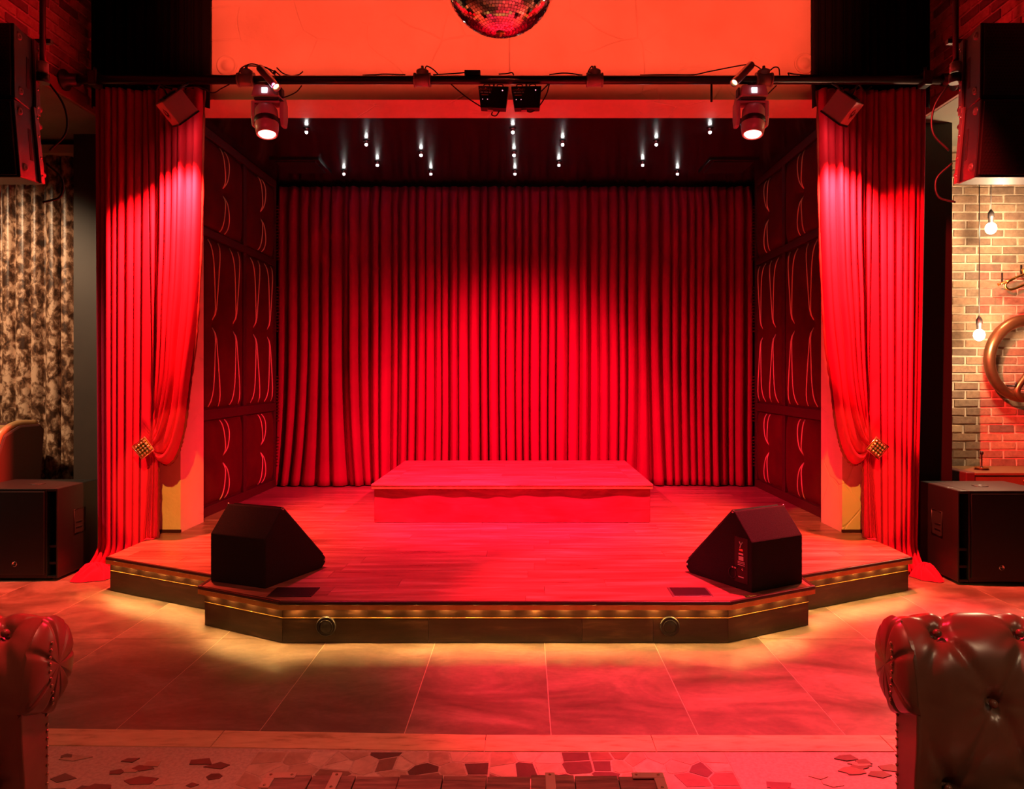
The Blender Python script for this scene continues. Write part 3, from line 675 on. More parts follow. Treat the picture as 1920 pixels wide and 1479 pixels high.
for (a, b, side) in ((W(487, 127, 5.30), W(519, 164, 5.18), 'left'), (W(1409, 121, 5.30), W(1376, 156, 5.18), 'right')):
    a, b = Vector(a), Vector(b); d = (b-a).normalized()
    t_ = thing('pin_spot', 'slim silver tube spotlight above the %s moving head' % side, 'spotlight', tuple((a+b)/2), group='tube spotlights on the pipe')
    MB().lathe([(.0, 0), (.026, .002), (.028, .01), (.028, (b-a).length-.01), (.030, (b-a).length), (.024, (b-a).length), (.022, (b-a).length-.02), (0, (b-a).length-.02)], a, d, 20).build('barrel', 'silver_tube', t_)
    MB().lathe([(.018, 0), (.012, .006), (0, .008)], b-d*.02, d, 12).build('lens', 'lens_amber', t_)
    MB().tube(spline([(a+b)/2+Vector((0, .03, 0)), (a+b)/2+Vector((0, .08, .01)), Vector(((a+b).x/2, PY, PZ+.03))], 6), .008, 8).build('arm', 'black_box', t_)
    MB().cyl((a+b)/2+Vector((.03, .02, .03)), (a+b)/2+Vector((.045, .02, .055)), .010).build('knob', 'black_box', t_)

def curtain_can(pos, side):
    s_ = -1 if side == 'left' else 1
    t_ = thing('wash_light', 'square %s wash lamp hanging from the pipe over the %s red curtain' % ('red lit' if s_ < 0 else 'dark'  , side), 'stage light', tuple(pos), group='wash lamps over the side curtains')
    Mx = orient(pos, (-s_*.45, .55, -.70)) @ Matrix.Rotation(.25*s_, 4, 'Z')
    b = MB().box((-.085, -.085, -.075), (.085, .085, .10), Mx).build('housing', 'housing', t_, bevel=.006)
    MB().box((-.072, -.072, -.079), (.072, .072, -.0755), Mx).build('lens', 'lens_amber', b)
    MB().box((-.088, -.088, -.081), (.088, -.073, -.07), Mx).box((-.088, .073, -.081), (.088, .088, -.07), Mx).box((-.088, -.073, -.081), (-.073, .073, -.07), Mx).box((.073, -.073, -.081), (.088, .073, -.07), Mx).build('lens_frame', 'black_box', b)
    rg = MB()
    for r in (.020, .030):
        rg.tube([Mx @ Vector((r*math.cos(q*PI/12), -.0855, .015+r*math.sin(q*PI/12))) for q in range(24)], .0018, 5, closed=True)
    for q in range(4): rg.tube([Mx @ Vector((rr*math.cos(q*PI/2), -.0855, .015+rr*math.sin(q*PI/2))) for rr in (.026, .040)], .0018, 5)
    rg.build('target_mark', 'black_box', b)
    MB().box((-.05, -.05, .10), (.05, .05, .112), Mx).build('rear_plate', 'black_box', b)
    MB().tube(spline([Mx @ Vector((0, -.09, .0)), pos+Vector((0, 0, .13)), Vector((pos.x+s_*-.02, PY, PZ-.02))], 6), .009, 8).build('yoke', 'black_box', t_)
    MB().tube(spline([Mx @ Vector((0, 0, .10)), Mx @ Vector((0, .01, .18)), pos+Vector((s_*.2, .08, .16)), pos+Vector((s_*.26, .1, .2))], 6), .006, 6).build('cable', 'cable', t_)
curtain_can(CAN_L, 'left'); curtain_can(CAN_R, 'right')

def dimmer(cx_, tilt, which):
    y0 = PY-.055
    t_ = thing('dimmer_pack', 'small black dimmer box under the pipe, %s of the pair' % which, 'dimmer', (cx_, PY, PZ-.06), group='dimmer boxes on the pipe')
    R = Matrix.Translation((cx_, y0, PZ-.065)) @ Matrix.Rotation(tilt, 4, 'Y')
    b = MB(); b.prism([(-.110, 0), (.108, 0), (.092, -.158), (-.088, -.158)], lambda a, c, t: R @ Vector((a, t, c)), 0, .075); b = b.build('case', 'black_box', t_, bevel=.004)
    MB().prism([(-.008, .0), (.006, 0), (-.001, .011)], lambda a, c, t: R @ Vector((a-.055, t, c-.022)), -.002, .001).build('logo_mark', 'print_orange', b)
    def txt(s_, x, z, size, mat):
        cu = bpy.data.curves.new('printed_name', 'FONT'); cu.body = s_; cu.size = size; cu.align_x = 'CENTER'; cu.extrude = .0006; cu.materials.append(M[mat])
        o = bpy.data.objects.new('printed_name', cu); COL.objects.link(o)
        dg = bpy.context.evaluated_depsgraph_get(); me = bpy.data.meshes.new_from_object(o.evaluated_get(dg)); bpy.data.objects.remove(o)
        o = bpy.data.objects.new('printed_name', me); COL.objects.link(o); o.parent = b
        o.matrix_local = Matrix.Translation(-world_of(b)) @ R @ Matrix.Translation((x, -.002, z)) @ Matrix.Rotation(PI/2, 4, 'X'); return o
    txt('CHAUVET', -.055, -.034, .020, 'print_orange')
    ln = MB(); xx = -.092
    for wd in (.020, .030, .014):
        ln.box((xx, -.002, -.050), (xx+wd, .0005, -.042), R); xx += wd+.005
    ln.build('printed_line', 'print_white', b)
    MB().box((-.085, -.002, -.068), (-.035, .0005, -.061), R).build('printed_line', 'print_orange', b)
    for q, (x, z, r) in enumerate(((.065, -.030, .0045), (-.075, -.096, .0025), (-.040, -.096, .0025))): MB().lathe([(r, 0), (r*.8, .003), (0, .004)], R @ Vector((x, 0, z)), R.to_3x3() @ Vector((0, -1, 0)), 10).build('indicator', 'led_dot', b)
    MB().box((-.04, .01, -.168), (.0, .05, -.158), R).build('socket', 'collar', b)
    for q in (-.05, .045): MB().tube(spline([R @ Vector((q-.02, .04, .0)), R @ Vector((q-.018, .04, .025)), R @ Vector((q+.018, .04, .025)), R @ Vector((q+.02, .04, 0))], 5), .004, 6).build('hanger', 'black_box', t_)
    MB().cyl((cx_, PY-.005, PZ-.06), (cx_, PY-.005, PZ-.028), .007).build('bolt', 'chrome', t_)
dimmer(CX+(926-985)*PY/F, .03, 'left'); dimmer(CX+(987-985)*PY/F, -.02, 'right')

# ------------------------------------------------------------------ pin lights in the stage ceiling
pins = [(-1.81, 6.55), (0, 6.55), (1.73, 6.55), (-1.36, 6.9), (.455, 6.9), (1.32, 6.9), (-.90, 7.23), (0, 7.23), (-1.39, 7.57), (.45, 7.57), (1.30, 7.57), (-1.81, 7.9), (-.89, 7.9), (0, 7.9), (1.72, 7.9)]
places = ['front left corner', 'front middle', 'front right corner', 'second row left', 'second row middle', 'second row right', 'left of centre', 'very centre', 'fourth row left', 'fourth row middle', 'fourth row right', 'back row far left', 'back row left of centre', 'back row middle', 'back row right']
for (x, y), pl in zip(pins, places):
    t_ = thing('pin_light', 'tiny white pin light in the black stage ceiling, %s' % pl, 'ceiling light', (x, y, 3.64), group='pin lights in the stage ceiling')
    MB().lathe([(.030, 0), (.030, .006), (.022, .010), (.014, .012), (.014, .03), (0, .03)], (x, y, 3.64), (0, 0, -1), 16).build('fitting', 'stage_black', t_)
    MB().ball((x, y, 3.603), .0125, 12, 8).build('bulb', 'pin_white', t_)

# ------------------------------------------------------------------ mirror ball
BY = 3.6; bc = Vector((CX+(938-985)*BY/F, BY, CZ+(706+43)*BY/F)); BR = 105*BY/F
t_ = thing('mirror_ball', 'mirror ball hanging in front of the plaster wall at the top', 'mirror ball', tuple(bc-Vector((0, 0, BR))))
MB().ball(bc, BR*.985, 40, 24).build('core', 'mirror_gap', t_)
rm = random.Random(5); mb = MB(); nr = 56
for i in range(1, nr):
    a0, a1 = PI*i/nr, PI*(i+1)/nr; am = (a0+a1)/2
    if i >= nr-1: continue
    n = max(6, int(2*PI*math.sin(am)/(PI/nr)))
    for j in range(n):
        b0, b1 = 2*PI*j/n, 2*PI*(j+1)/n; gp = .06
        P = lambda a, b: bc+Vector((math.sin(a)*math.cos(b), math.sin(a)*math.sin(b), -math.cos(a)))*BR
        da, db = (a1-a0)*gp, (b1-b0)*gp; q = [P(a0+da, b0+db), P(a0+da, b1-db), P(a1-da, b1-db), P(a1-da, b0+db)]
        ce = sum(q, Vector())/4; nn = (ce-bc).normalized(); ax = Vector((rm.uniform(-1, 1), rm.uniform(-1, 1), rm.uniform(-1, 1))); rt = Matrix.Rotation(rm.uniform(-.012, .012), 3, ax)
        mb.add([ce+rt @ (p-ce)+nn*.001 for p in q], [(0, 1, 2, 3)])
mb.build('mirror_tiles', 'mirror', t_, kind='stuff')
MB().lathe([(.022, 0), (.022, .004), (.008, .006), (.006, .016), (0, .017)], bc-Vector((0, 0, BR)), (0, 0, -1), 14).build('bottom_screw', 'brass', t_)
MB().cyl(bc+Vector((0, 0, BR)), bc+Vector((0, 0, BR+.9)), .0014).build('rod', 'black_box', t_)

# ------------------------------------------------------------------ line array loudspeakers
def array(sx):
    side = 'left' if sx < 0 else 'right'
    ax_, ay = (-2.575 if sx < 0 else 2.50), 3.92
    t_ = thing('line_array', 'pair of black hanging loudspeakers with perforated grilles at the upper %s' % side, 'loudspeaker', (sx*2.85, ay+.2, 2.47), group='hanging loudspeaker stacks')
    # local: a = inwards (toward centre positive), depth b, height c ; inner side plane at a=0
    def cab(top, tilt, hgt):
        R = Matrix.Translation((ax_, ay, top)) @ Matrix.Rotation(tilt, 4, 'X')
        def P(a, b, c): return R @ Vector((-sx*a, b, c))
        pl = [(0, 0), (-.62, 0), (-.54, .32), (-.08, .32)]
        bd = MB().prism(pl, lambda a, b, c: P(a, b, c), -hgt, 0).build('cabinet', 'black_paint', t_, bevel=.006)
        MB().box((-.60, -.012, -hgt+.012), (-.015, .0, -.012), R @ Matrix.Diagonal((-sx, 1, 1, 1))).build('grille', 'grille', bd, bevel=.003)
        g = MB()
        for i in range(22):
            for j in range(int(hgt/.0165)-1):
                a = -.03-i*.0165-(.008 if j % 2 else 0); c = -.02-j*.0165
                p = [P(a+.0055*math.cos(k*PI/3), -.0135, c+.0055*math.sin(k*PI/3)) for k in range(6)]; g.add(p, [tuple(range(6))])
        g.build('grille_holes', 'slot', bd, kind='stuff')
        def on_side(b, c, lift): q = -.08*b/.32; return P(q+lift, b, c)
        h = MB(); h.prism([(.15, -hgt*.30), (.185, -hgt*.30), (.185, -hgt*.72), (.15, -hgt*.72)], lambda b, c, l_: on_side(b, c, l_), -.02, .0015); h.build('handle_slot', 'slot', bd)
        for b, c in ((.05, -.05), (.06, -hgt+.06)):
            q = on_side(b, c, 0); MB().lathe([(.022, 0), (.022, .004), (.014, .010), (.006, .010), (0, .005)], q, R.to_3x3() @ Vector((-sx, -.2, 0)), 14).build('bolt', 'grey_metal', bd)
        rp2 = MB().prism([(.225, .01), (.28, .01), (.30, -hgt), (.245, -hgt)], lambda b, c, l_: on_side(b, c, l_), .001, .016).build('rigging_plate', 'grey_metal', bd, bevel=.002)
        for c in (-.04, -hgt*.35, -hgt*.65, -hgt+.04): MB().lathe([(.009, 0), (.007, .005), (0, .006)], on_side(.262, c, .016), R.to_3x3() @ Vector((-sx, 0, 0)), 8).build('rivet', 'chrome', rp2)
        for c in (-.06, -hgt+.07):
            MB().cyl(on_side(.29, c, -.02), on_side(.37, c-.01, -.02), .022, .018, 12).build('rear_pin', 'grey_metal', bd)
    cab(3.32, .02, .395); cab(2.917, .13, .40)
    MB().box((ax_+sx*.10-.02, ay+.10, 3.325), (ax_+sx*.10+.02, ay+.34, 3.355)).box((ax_+sx*.10-.10, ay+.30, 3.345), (ax_+sx*.10+.10, ay+.33, 3.37)).build('fly_bar', 'black_box', t_, bevel=.003)
    px = ax_+sx*.03; py = ay+.28
    MB().cyl((px, py, 3.20), (px, py, 4.9), .016, n=14).build('pole', 'pipe', t_)
    MB().lathe([(.030, 0), (.030, .05), (.022, .06), (0, .06)], (px, py, 3.17), (0, 0, 1), 16).build('pole_collar', 'collar', t_)
    MB().lathe([(.035, 0), (.035, .05), (0, .05)], (px, py, 3.11), (0, 0, 1), 16).build('pole_clamp', 'black_box', t_)
    MB().tube(spline([(px, py+.02, 3.15), (px-sx*.09, py+.05, 3.0), (px-sx*.10, py+.05, 2.85), (px-sx*.02, py+.03, 2.74)], 8), .006, 6).build('cable', 'cable', t_)
    MB().tube(spline([(px-sx*.02, py, 2.66), (px-sx*.09, py+.03, 2.58), (px-sx*.08, py+.03, 2.48), (px, py, 2.44)], 8), .006, 6).build('cable', 'cable', t_)
array(-1); array(1)

# ------------------------------------------------------------------ subwoofers
def sub(sx):
    side = 'left' if sx < 0 else 'right'; xi = sx*(3.23 if sx < 0 else 3.14); y0 = 5.33 if sx < 0 else 5.23; H = .66; Wd = .64; D = .50
    t_ = thing('subwoofer', 'big black subwoofer box on the floor beside the %s curtain' % side, 'subwoofer', (xi+sx*Wd/2, y0+D/2, 0), group='subwoofers beside the stage')
    X = lambda a: xi+sx*a
    def bx(a0, a1, b0, b1, c0, c1): return MB().box((min(X(a0), X(a1)), y0+b0, c0), (max(X(a0), X(a1)), y0+b1, c1))
    body = MB()
    for q in ((0, .012, 0, D, .02, H), (.075, Wd, 0, D, .02, H), (.012, .075, .16, D, .02, H), (.012, .075, 0, .16, H-.02, H), (.012, .075, 0, .16, .02, .04)):
        b_ = bx(*q); body.add(b_.v, b_.f)
    body = body.build('cabinet', 'black_paint', t_, bevel=.005)
    MB().box((min(X(.09), X(Wd-.01)), y0-.010, .05), (max(X(.09), X(Wd-.01)), y0, H-.02)).build('grille', 'black_paint', body, bevel=.004)
    bx(.013, .074, .155, .16, .04, H-.02).build('port_back', 'slot', body)
    for c in (.115, .235): bx(.013, .074, .02, .155, c, c+.018).build('port_shelf', 'black_paint', body)
    c = Vector((X(.30), y0-.010, .125))
    bd = MB().lathe([(.019, 0), (.019, .003), (.016, .005), (.015, .003), (0, .003)], c, (0, -1, 0), 24).build('badge', 'chrome', body)
    rn = MB()                                           # little running figure on the badge
    for p, q in (((-.002, .007), (.001, -.001)), ((.001, -.001), (.006, -.006)), ((.001, -.001), (-.004, -.005)), ((-.004, -.005), (-.009, -.005)), ((-.001, .005), (.006, .003)), ((-.001, .005), (-.007, .003))):
        rn.cyl((c.x+p[0], c.y-.004, c.z+p[1]), (c.x+q[0], c.y-.004, c.z+q[1]), .0016, n=6)
    rn.ball((c.x+.001, c.y-.004, c.z+.010), .0026, 8, 6); rn.build('badge_figure', 'black_box', bd)
    hx = X(0); o = MB().box((hx-.0015, y0+.20, .30), (hx+.0015, y0+.33, .47)).build('handle_cup', 'slot', body)
    for c0 in (.335, .375): MB().box((min(hx, hx-sx*.004), y0+.215, c0), (max(hx, hx-sx*.004), y0+.295, c0+.012)).build('handle_bar', 'black_paint', o, bevel=.002)
    fr = MB().tube([(hx-sx*.001, y0+a, c_) for a, c_ in ((.195, .295), (.335, .295), (.335, .475), (.195, .475))], .004, 6, closed=True).build('handle_rim', 'black_paint', body)
    MB().lathe([(.055, 0), (.055, .003), (.045, .004), (.022, .004), (.020, .001), (0, .001)], (X(.30), y0+.24, H), (0, 0, 1), 24).build('pole_socket', 'black_box', body)
    for a in (.06, Wd-.06):
        for b in (.06, D-.06): MB().cyl((X(a), y0+b, 0), (X(a), y0+b, .022), .02, n=12).build('foot', 'black_box', body)
sub(-1); sub(1)

# ------------------------------------------------------------------ floor monitors
def monitor(corner, ang, wdir, side):
    """corner: back bottom corner nearest the camera; width runs along wdir*local x, depth along local y"""
    t_ = thing('stage_monitor', 'black wedge monitor on the %s front corner of the stage%s' % (side, ', label plate on its end' if side == 'right' else ''), 'monitor speaker', (corner[0], corner[1], DZ), ang, group='wedge monitors on the stage')
    prof = [(0, 0), (0, .285), (.135, .44), (.155, .44), (.545, .065), (.545, .03), (.51, 0)]; Wd = .42
    b = MB().prism(prof, lambda u, z, w_: (wdir*w_, u, z), 0, Wd).build('cabinet', 'carpet', t_, local=True, bevel=.006)
    MB().prism([(.165, .437), (.540, .077), (.546, .083), (.171, .444)], lambda u, z, w_: (wdir*w_, u, z), .02, Wd-.02).build('grille', 'grille', b, local=True)
    for w_ in (0, Wd):
        for (u, z) in ((.143, .438), (.53, .05)):
            MB().ball((wdir*w_, u, z), .009, 8, 6).build('corner_guard', 'chrome', b, local=True)
    if side == 'right':
        f0 = -wdir*.0
        pt = lambda u, z, o=0.0: Vector((-wdir*(.0015+o), u, z))
        pl = MB().prism([(.03, .04), (.13, .04), (.13, .30), (.03, .30)], lambda u, z, q: pt(u, z, q), -.001, .001).build('label_plate', 'black_box', b, local=True)
        def bar(u0, u1, z0, z1, mat, name='printed_line'): MB().prism([(u0, z0), (u1, z0), (u1, z1), (u0, z1)], lambda u, z, q: pt(u, z, q), .001, .002).build(name, mat, pl, local=True)
        y_ = MB()                                       # the letter Y in its frame
        y_.tube([pt(.092, .275, .002), pt(.080, .258, .002), pt(.068, .275, .002)], .0035, 6); y_.tube([pt(.080, .258, .002), pt(.087, .240, .002)], .0035, 6); y_.build('logo_letter', 'print_white', pl, local=True)
        bar(.066, .094, .222, .234, 'print_orange'); bar(.064, .098, .200, .210, 'print_white'); bar(.062, .098, .168, .192, 'print_white', 'rating_label')
        for z in (.158, .150, .140): bar(.052, .105, z, z+.003, 'print_white')
        bar(.060, .100, .070, .076, 'print_white')
        for u, z in ((.115, .122), (.135, .122), (.06, .122)): MB().lathe([(.007, 0), (.007, .012), (.004, .014), (0, .014)], pt(u, z), (-wdir, 0, 0), 10).build('socket', 'lens_red' if False else 'chrome', pl, local=True)
        MB().tube([pt(.145+.030*math.cos(q*PI/10), .085+.030*math.sin(q*PI/10)) for q in range(20)], .004, 6, closed=True).build('handle_ring', 'black_box', b, local=True)
        MB().tube([pt(.145+.030*math.cos(q*PI/10), .085+.030*math.sin(q*PI/10), -.001) for q in range(20)], .002, 6, closed=True).build('handle_cup', 'slot', b, local=True)
    return t_
monitor((-1.50+CX, 4.31), math.radians(-23), -1, 'left')
monitor((1.282+CX, 4.224), math.radians(30), 1, 'right')

# ------------------------------------------------------------------ chesterfield sofas
def sofa(sx, xf):
    side = 'left' if sx < 0 else 'right'
    t_ = thing('chesterfield_sofa', 'dark leather chesterfield sofa with rolled arm at the %s edge of the picture' % side, 'sofa', (sx*(xf+.42), 1.2, 0), group='chesterfield sofas facing the trunk')
    prof = spline([(.0, 0, .30), (-.004, 0, .42), (-.016, 0, .56), (-.012, 0, .67), (.012, 0, .755), (.05, 0, .805), (.095, 0, .822), (.14, 0, .803), (.172, 0, .755), (.18, 0, .70), (.168, 0, .645), (.135, 0, .605), (.10, 0, .587), (.092, 0, .55), (.09, 0, .35), (.09, 0, .09)], 6)
    cum = [0]
    for a, b in zip(prof, prof[1:]): cum.append(cum[-1]+(b-a).length)
    def at(s_):
        s_ = min(max(s_, 0), cum[-1]-1e-6)
        import bisect
        i = min(bisect.bisect_right(cum, s_)-1, len(prof)-2); q = (s_-cum[i])/(cum[i+1]-cum[i]); p = prof[i].lerp(prof[i+1], q); d = (prof[i+1]-prof[i]).normalized()
        return p, Vector((-d.z, 0, d.x))                # outward from the body, on the inner face it looks at the seat
    rowsS = [.12, .34, .52, .70]
    def tuft(l_, s_, Ln):
        h = .016; n = max(1, round(Ln/.24)); stp = Ln/n
        if s_ > .78: 
            e = 0
            for k in range(n*2+1):
                d = abs(l_-k*stp/2); e += math.exp(-(d/.010)**2)
            return .006-.010*min(1, e)*max(0, 1-(s_-.78)/.16)
        for ri, rs in enumerate(rowsS):
            offs = .86 if ri % 2 else .36
            for k in range(-1, n+1):
                bl = (k+offs)*stp; d = math.hypot(l_-bl, s_-rs)
                if d < .25: h -= .024*math.exp(-(d/.026)**2)+.010*math.exp(-(d/.085)**2)+.0045*math.exp(-((d-.05)/.035)**2)*(.5+.5*math.cos(7*math.atan2(s_-rs, l_-bl)))**2
                if ri+1 < len(rowsS):
                    o2 = .36 if ri % 2 else .86
                    for kk in (-1, 0, 1):
                        b2 = (k+kk+o2)*stp
                        if abs(b2-bl) > stp*.75: continue
                        vx, vy = b2-bl, rowsS[ri+1]-rs; ll = math.hypot(vx, vy); tt = ((l_-bl)*vx+(s_-rs)*vy)/ll/ll
                        if 0 <= tt <= 1:
                            dd = abs((l_-bl)*vy-(s_-rs)*vx)/ll; h -= .009*math.exp(-(dd/.014)**2)
        return h
    def wall(name, org, ld, od, Ln, parts_nail):
        org, ld, od = Vector(org), Vector(ld), Vector(od)
        def sf(u, v_):
            p, nrm = at(v_*cum[-1]); l_ = u*Ln; h = tuft(l_, v_*cum[-1], Ln)*min(1, u*14, (1-u)*14)
            p = p+nrm*h; return org+ld*l_+od*p.x+Vector((0, 0, p.z))
        w_ = MB().grid(sf, int(Ln*110), 150).build(name, 'leather_dark', t_)
        n = max(1, round(Ln/.24)); stp = Ln/n
        for ri, rs in enumerate(rowsS[:4]):
            for k in range(n):
                bl = (k+(.86 if ri % 2 else .36))*stp
                if .04 < bl < Ln-.04:
                    p, nrm = at(rs); p = p-nrm*.010; MB().ball(org+ld*bl+od*p.x+Vector((0, 0, p.z)), .011, 10, 6).build('button', 'leather_dark', w_)
        core = [(q_.x, q_.z) for q_ in (at(cum[-1]*k_/60)[0]-at(cum[-1]*k_/60)[1]*.042 for k_ in range(61))]
        MB().prism(core+[(.045, .09)], lambda a, b, q: org+ld*q+od*a+Vector((0, 0, b)), .02, Ln-.02).build('core', 'leather_side', w_)
        if parts_nail:
            # front scroll panel with nail heads, at l = 0
            pn = [(p.x, p.z) for p in prof]+[(.0, .09)]
            MB().prism(pn, lambda a, b, q: org+ld*q+od*a+Vector((0, 0, b)), -.012, .02).build('front_scroll', 'leather_dark', w_, bevel=.004)
            ctr = Vector((.080, 0, .705)); loop = prof[15:77]; loop = loop+[loop[-1].lerp(loop[0], k_/14) for k_ in range(1, 15)]      # puffed, pleated end of the roll
            def puff(u, v_):
                f_ = u*(len(loop)-1); i = min(int(f_), len(loop)-2); p = loop[i].lerp(loop[i+1], f_-i); r = 1-v_
                q = ctr.lerp(p, r*1.04); bl = .012+.034*math.sqrt(max(0, 1-r**2.4))-.007*abs(math.sin(u*PI*7))**.35*0-.008*max(0, math.cos(u*2*PI*8))**6*r
                return org-ld*bl+od*q.x+Vector((0, 0, q.z))
            MB().grid(puff, 150, 18).build('pleated_scroll', 'leather_dark', w_)
            nl = MB()
            path = spline([(.083, 0, .09), (.083, 0, .30), (.083, 0, .56), (.066, 0, .62), (.048, 0, .68), (.046, 0, .735), (.06, 0, .775)], 12)
            acc = 0; last = path[0]
            for p in path:
                acc += (p-last).length; last = p
                if acc < .0165: continue
                acc = 0; up_ = .012 if p.z < .585 else .012+.034*math.sqrt(max(0, 1-min(1, ((p.x-.08)/.1)**2+((p.z-.705)/.12)**2)**1.2))
                nl.lathe([(.0055, 0), (.004, .003), (0, .004)], org+od*p.x+Vector((0, 0, p.z))-ld*up_, -ld, 6)
            nl.build('nail_trim', 'nail', w_, kind='stuff')
        return w_
    X = lambda a: sx*(xf+a)
    wall('arm', (X(0), 1.88, 0), (sx, 0, 0), (0, 1, 0), .86, True)
    wall('arm', (X(0), .48, 0), (sx, 0, 0), (0, -1, 0), .86, True)
    wall('backrest', (X(.64), .50, 0), (0, 1, 0), (sx, 0, 0), 1.36, False)
    b = MB().box((min(X(.02), X(.84)), .48, .09), (max(X(.02), X(.84)), 1.88, .30)).build('base', 'leather_dark', t_, bevel=.012)
    for y0, y1 in ((.49, 1.175), (1.185, 1.87)):
        def cu(u, v_, top=True):
            a, c = u, v_; e = (1-abs(2*a-1)**5)*(1-abs(2*c-1)**5); return Vector((X(-.015+.645*a), y0+(y1-y0)*c, .39+(.062*max(e, 0)**.5 if top else -.088*max(e, 0)**.35)))
        c_ = MB().grid(lambda u, v_: cu(u, v_), 24, 24).grid(lambda u, v_: cu(u, v_, False), 24, 24).build('seat_cushion', 'leather_dark', t_)
        MB().tube([Vector((X(-.018), y0+.02, .395)), Vector((X(-.018), y1-.02, .395)), Vector((X(.62), y1+.0, .395)), Vector((X(.62), y0, .395))], .006, 6, closed=True).build('piping', 'leather_dark', c_)
    for a in (.07, .78):
        for y in (.44, 1.92): MB().lathe([(.02, 0), (.035, .02), (.04, .05), (.028, .08), (.035, .09), (0, .09)], (X(a), y, 0), (0, 0, 1), 14).build('foot', 'wood_foot', t_)
sofa(1, 1.10); sofa(-1, 1.16)

# ------------------------------------------------------------------ trunk table
tr = thing('trunk_table', 'old dark wooden trunk with pale metal brackets at the bottom edge', 'trunk', (-.04, 1.6, 0))
TZ = .45
MB().box((-.53, 1.32, .02), (.445, 1.88, TZ-.03)).build('body', 'trunk_wood', tr, bevel=.006)
n = 9
for k in range(n):
    x0 = -.54+k*.995/n; MB().box((x0+.0012, 1.31, TZ-.03), (x0+.995/n-.0012, 1.895, TZ-.002*(k % 3))).build('lid_plank', 'trunk_wood', tr, bevel=.002)
def br(x0, x1, y0, y1, mat='trunk_metal'): return MB().box((x0, y0, TZ), (x1, y1, TZ+.004)).build('bracket', mat, tr, bevel=.0015)
for o in (br(-.545, -.47, 1.875, 1.9), br(-.545, -.52, 1.83, 1.8748), br(.38, .46, 1.875, 1.9), br(.433, .46, 1.82, 1.8748), br(-.38, -.355, 1.82, 1.9), br(.16, .185, 1.80, 1.9), br(-.545, -.52, 1.31, 1.36), br(.433, .46, 1.31, 1.36)): pass
for x, y in ((-.533, 1.888), (-.48, 1.888), (-.533, 1.84), (.446, 1.888), (.39, 1.888), (.446, 1.83), (-.367, 1.888), (-.367, 1.832), (.172, 1.888), (.172, 1.812)): MB().lathe([(.004, 0), (.003, .002), (0, .0025)], (x, y, TZ+.004), (0, 0, 1), 8).build('rivet', 'nail', tr)
MB().box((-.20, 1.79, TZ), (-.14, 1.803, TZ+.006)).build('latch', 'brass', tr, bevel=.001)

# ------------------------------------------------------------------ wing chair
ch = thing('leather_armchair', 'tan leather buttoned armchair behind the left subwoofer', 'armchair', (-4.30, 6.02, 0), math.radians(-22))
def cback(u, v_):
    a, c = u, v_; h = .05*(max(0, (1-abs(2*a-1)**6)*(1-abs(2*c-1)**6)))**.5
    for i in range(4):
        for j in range(4):
            ba = (i+.5+(.5 if j % 2 else 0))/4.5; bb = (j+.6)/4.2; d = math.hypot((a-ba)*.55, (c-bb)*.68); h -= .035*math.exp(-(d/.03)**2)+.010*math.exp(-(abs((a-ba)*.55)/.012)**2)*max(0, 1-abs(c-bb)*5)
    return (-.275+.55*a, .06-h+.10*c, .42+.64*c)
bk = MB().grid(cback, 44, 48).build('backrest', 'leather_brown', ch, local=True)
for i in range(4):
    for j in range(4):
        ba, bb = (i+.5+(.5 if j % 2 else 0))/4.5, (j+.6)/4.2; p = Vector(cback(ba, bb)); MB().ball(p+Vector((0, -.004, 0)), .012, 8, 6).build('button', 'leather_brown', bk, local=True)
MB().prism([(.07, .36), (.24, .36), (.30, 1.02), (.26, 1.07), (.17, 1.06)], lambda b, c, a: (a, b, c), -.30, .30).build('back_shell', 'leather_side', ch, local=True, bevel=.015)
for s_ in (-1, 1):
    wg = MB().prism([(-.10, .62), (.28, .55), (.31, 1.03), (.27, 1.075), (.10, 1.07), (-.02, 1.0), (-.07, .85)], lambda b, c, a: (s_*a, b, c), .275, .345).build('wing', 'leather_side', ch, local=True, bevel=.018)  # wing's outer side in shade, painted as darker leather
    MB().tube(spline([(s_*.30, -.105, .62), (s_*.305, -.075, .85), (s_*.305, -.02, 1.005), (s_*.305, .10, 1.078), (s_*.305, .26, 1.078)], 6), .028, 10).build('wing_edge', 'leather_brown', wg, local=True)
    MB().prism([(-.50, .12), (.25, .12), (.25, .60), (-.46, .58), (-.52, .50)], lambda b, c, a: (s_*a, b, c), .27, .36).build('arm', 'leather_brown', ch, local=True, bevel=.03)
MB().box((-.27, -.50, .30), (.27, .10, .45)).build('seat_cushion', 'leather_brown', ch, local=True, bevel=.04)
MB().box((-.27, -.48, .12), (.27, .24, .30)).build('base', 'leather_side', ch, local=True, bevel=.01)
for x in (-.29, .29):
    for y in (-.42, .2): MB().lathe([(.015, 0), (.024, .12), (0, .12)], (x, y, 0), (0, 0, 1), 10).build('leg', 'wood_foot', ch, local=True)

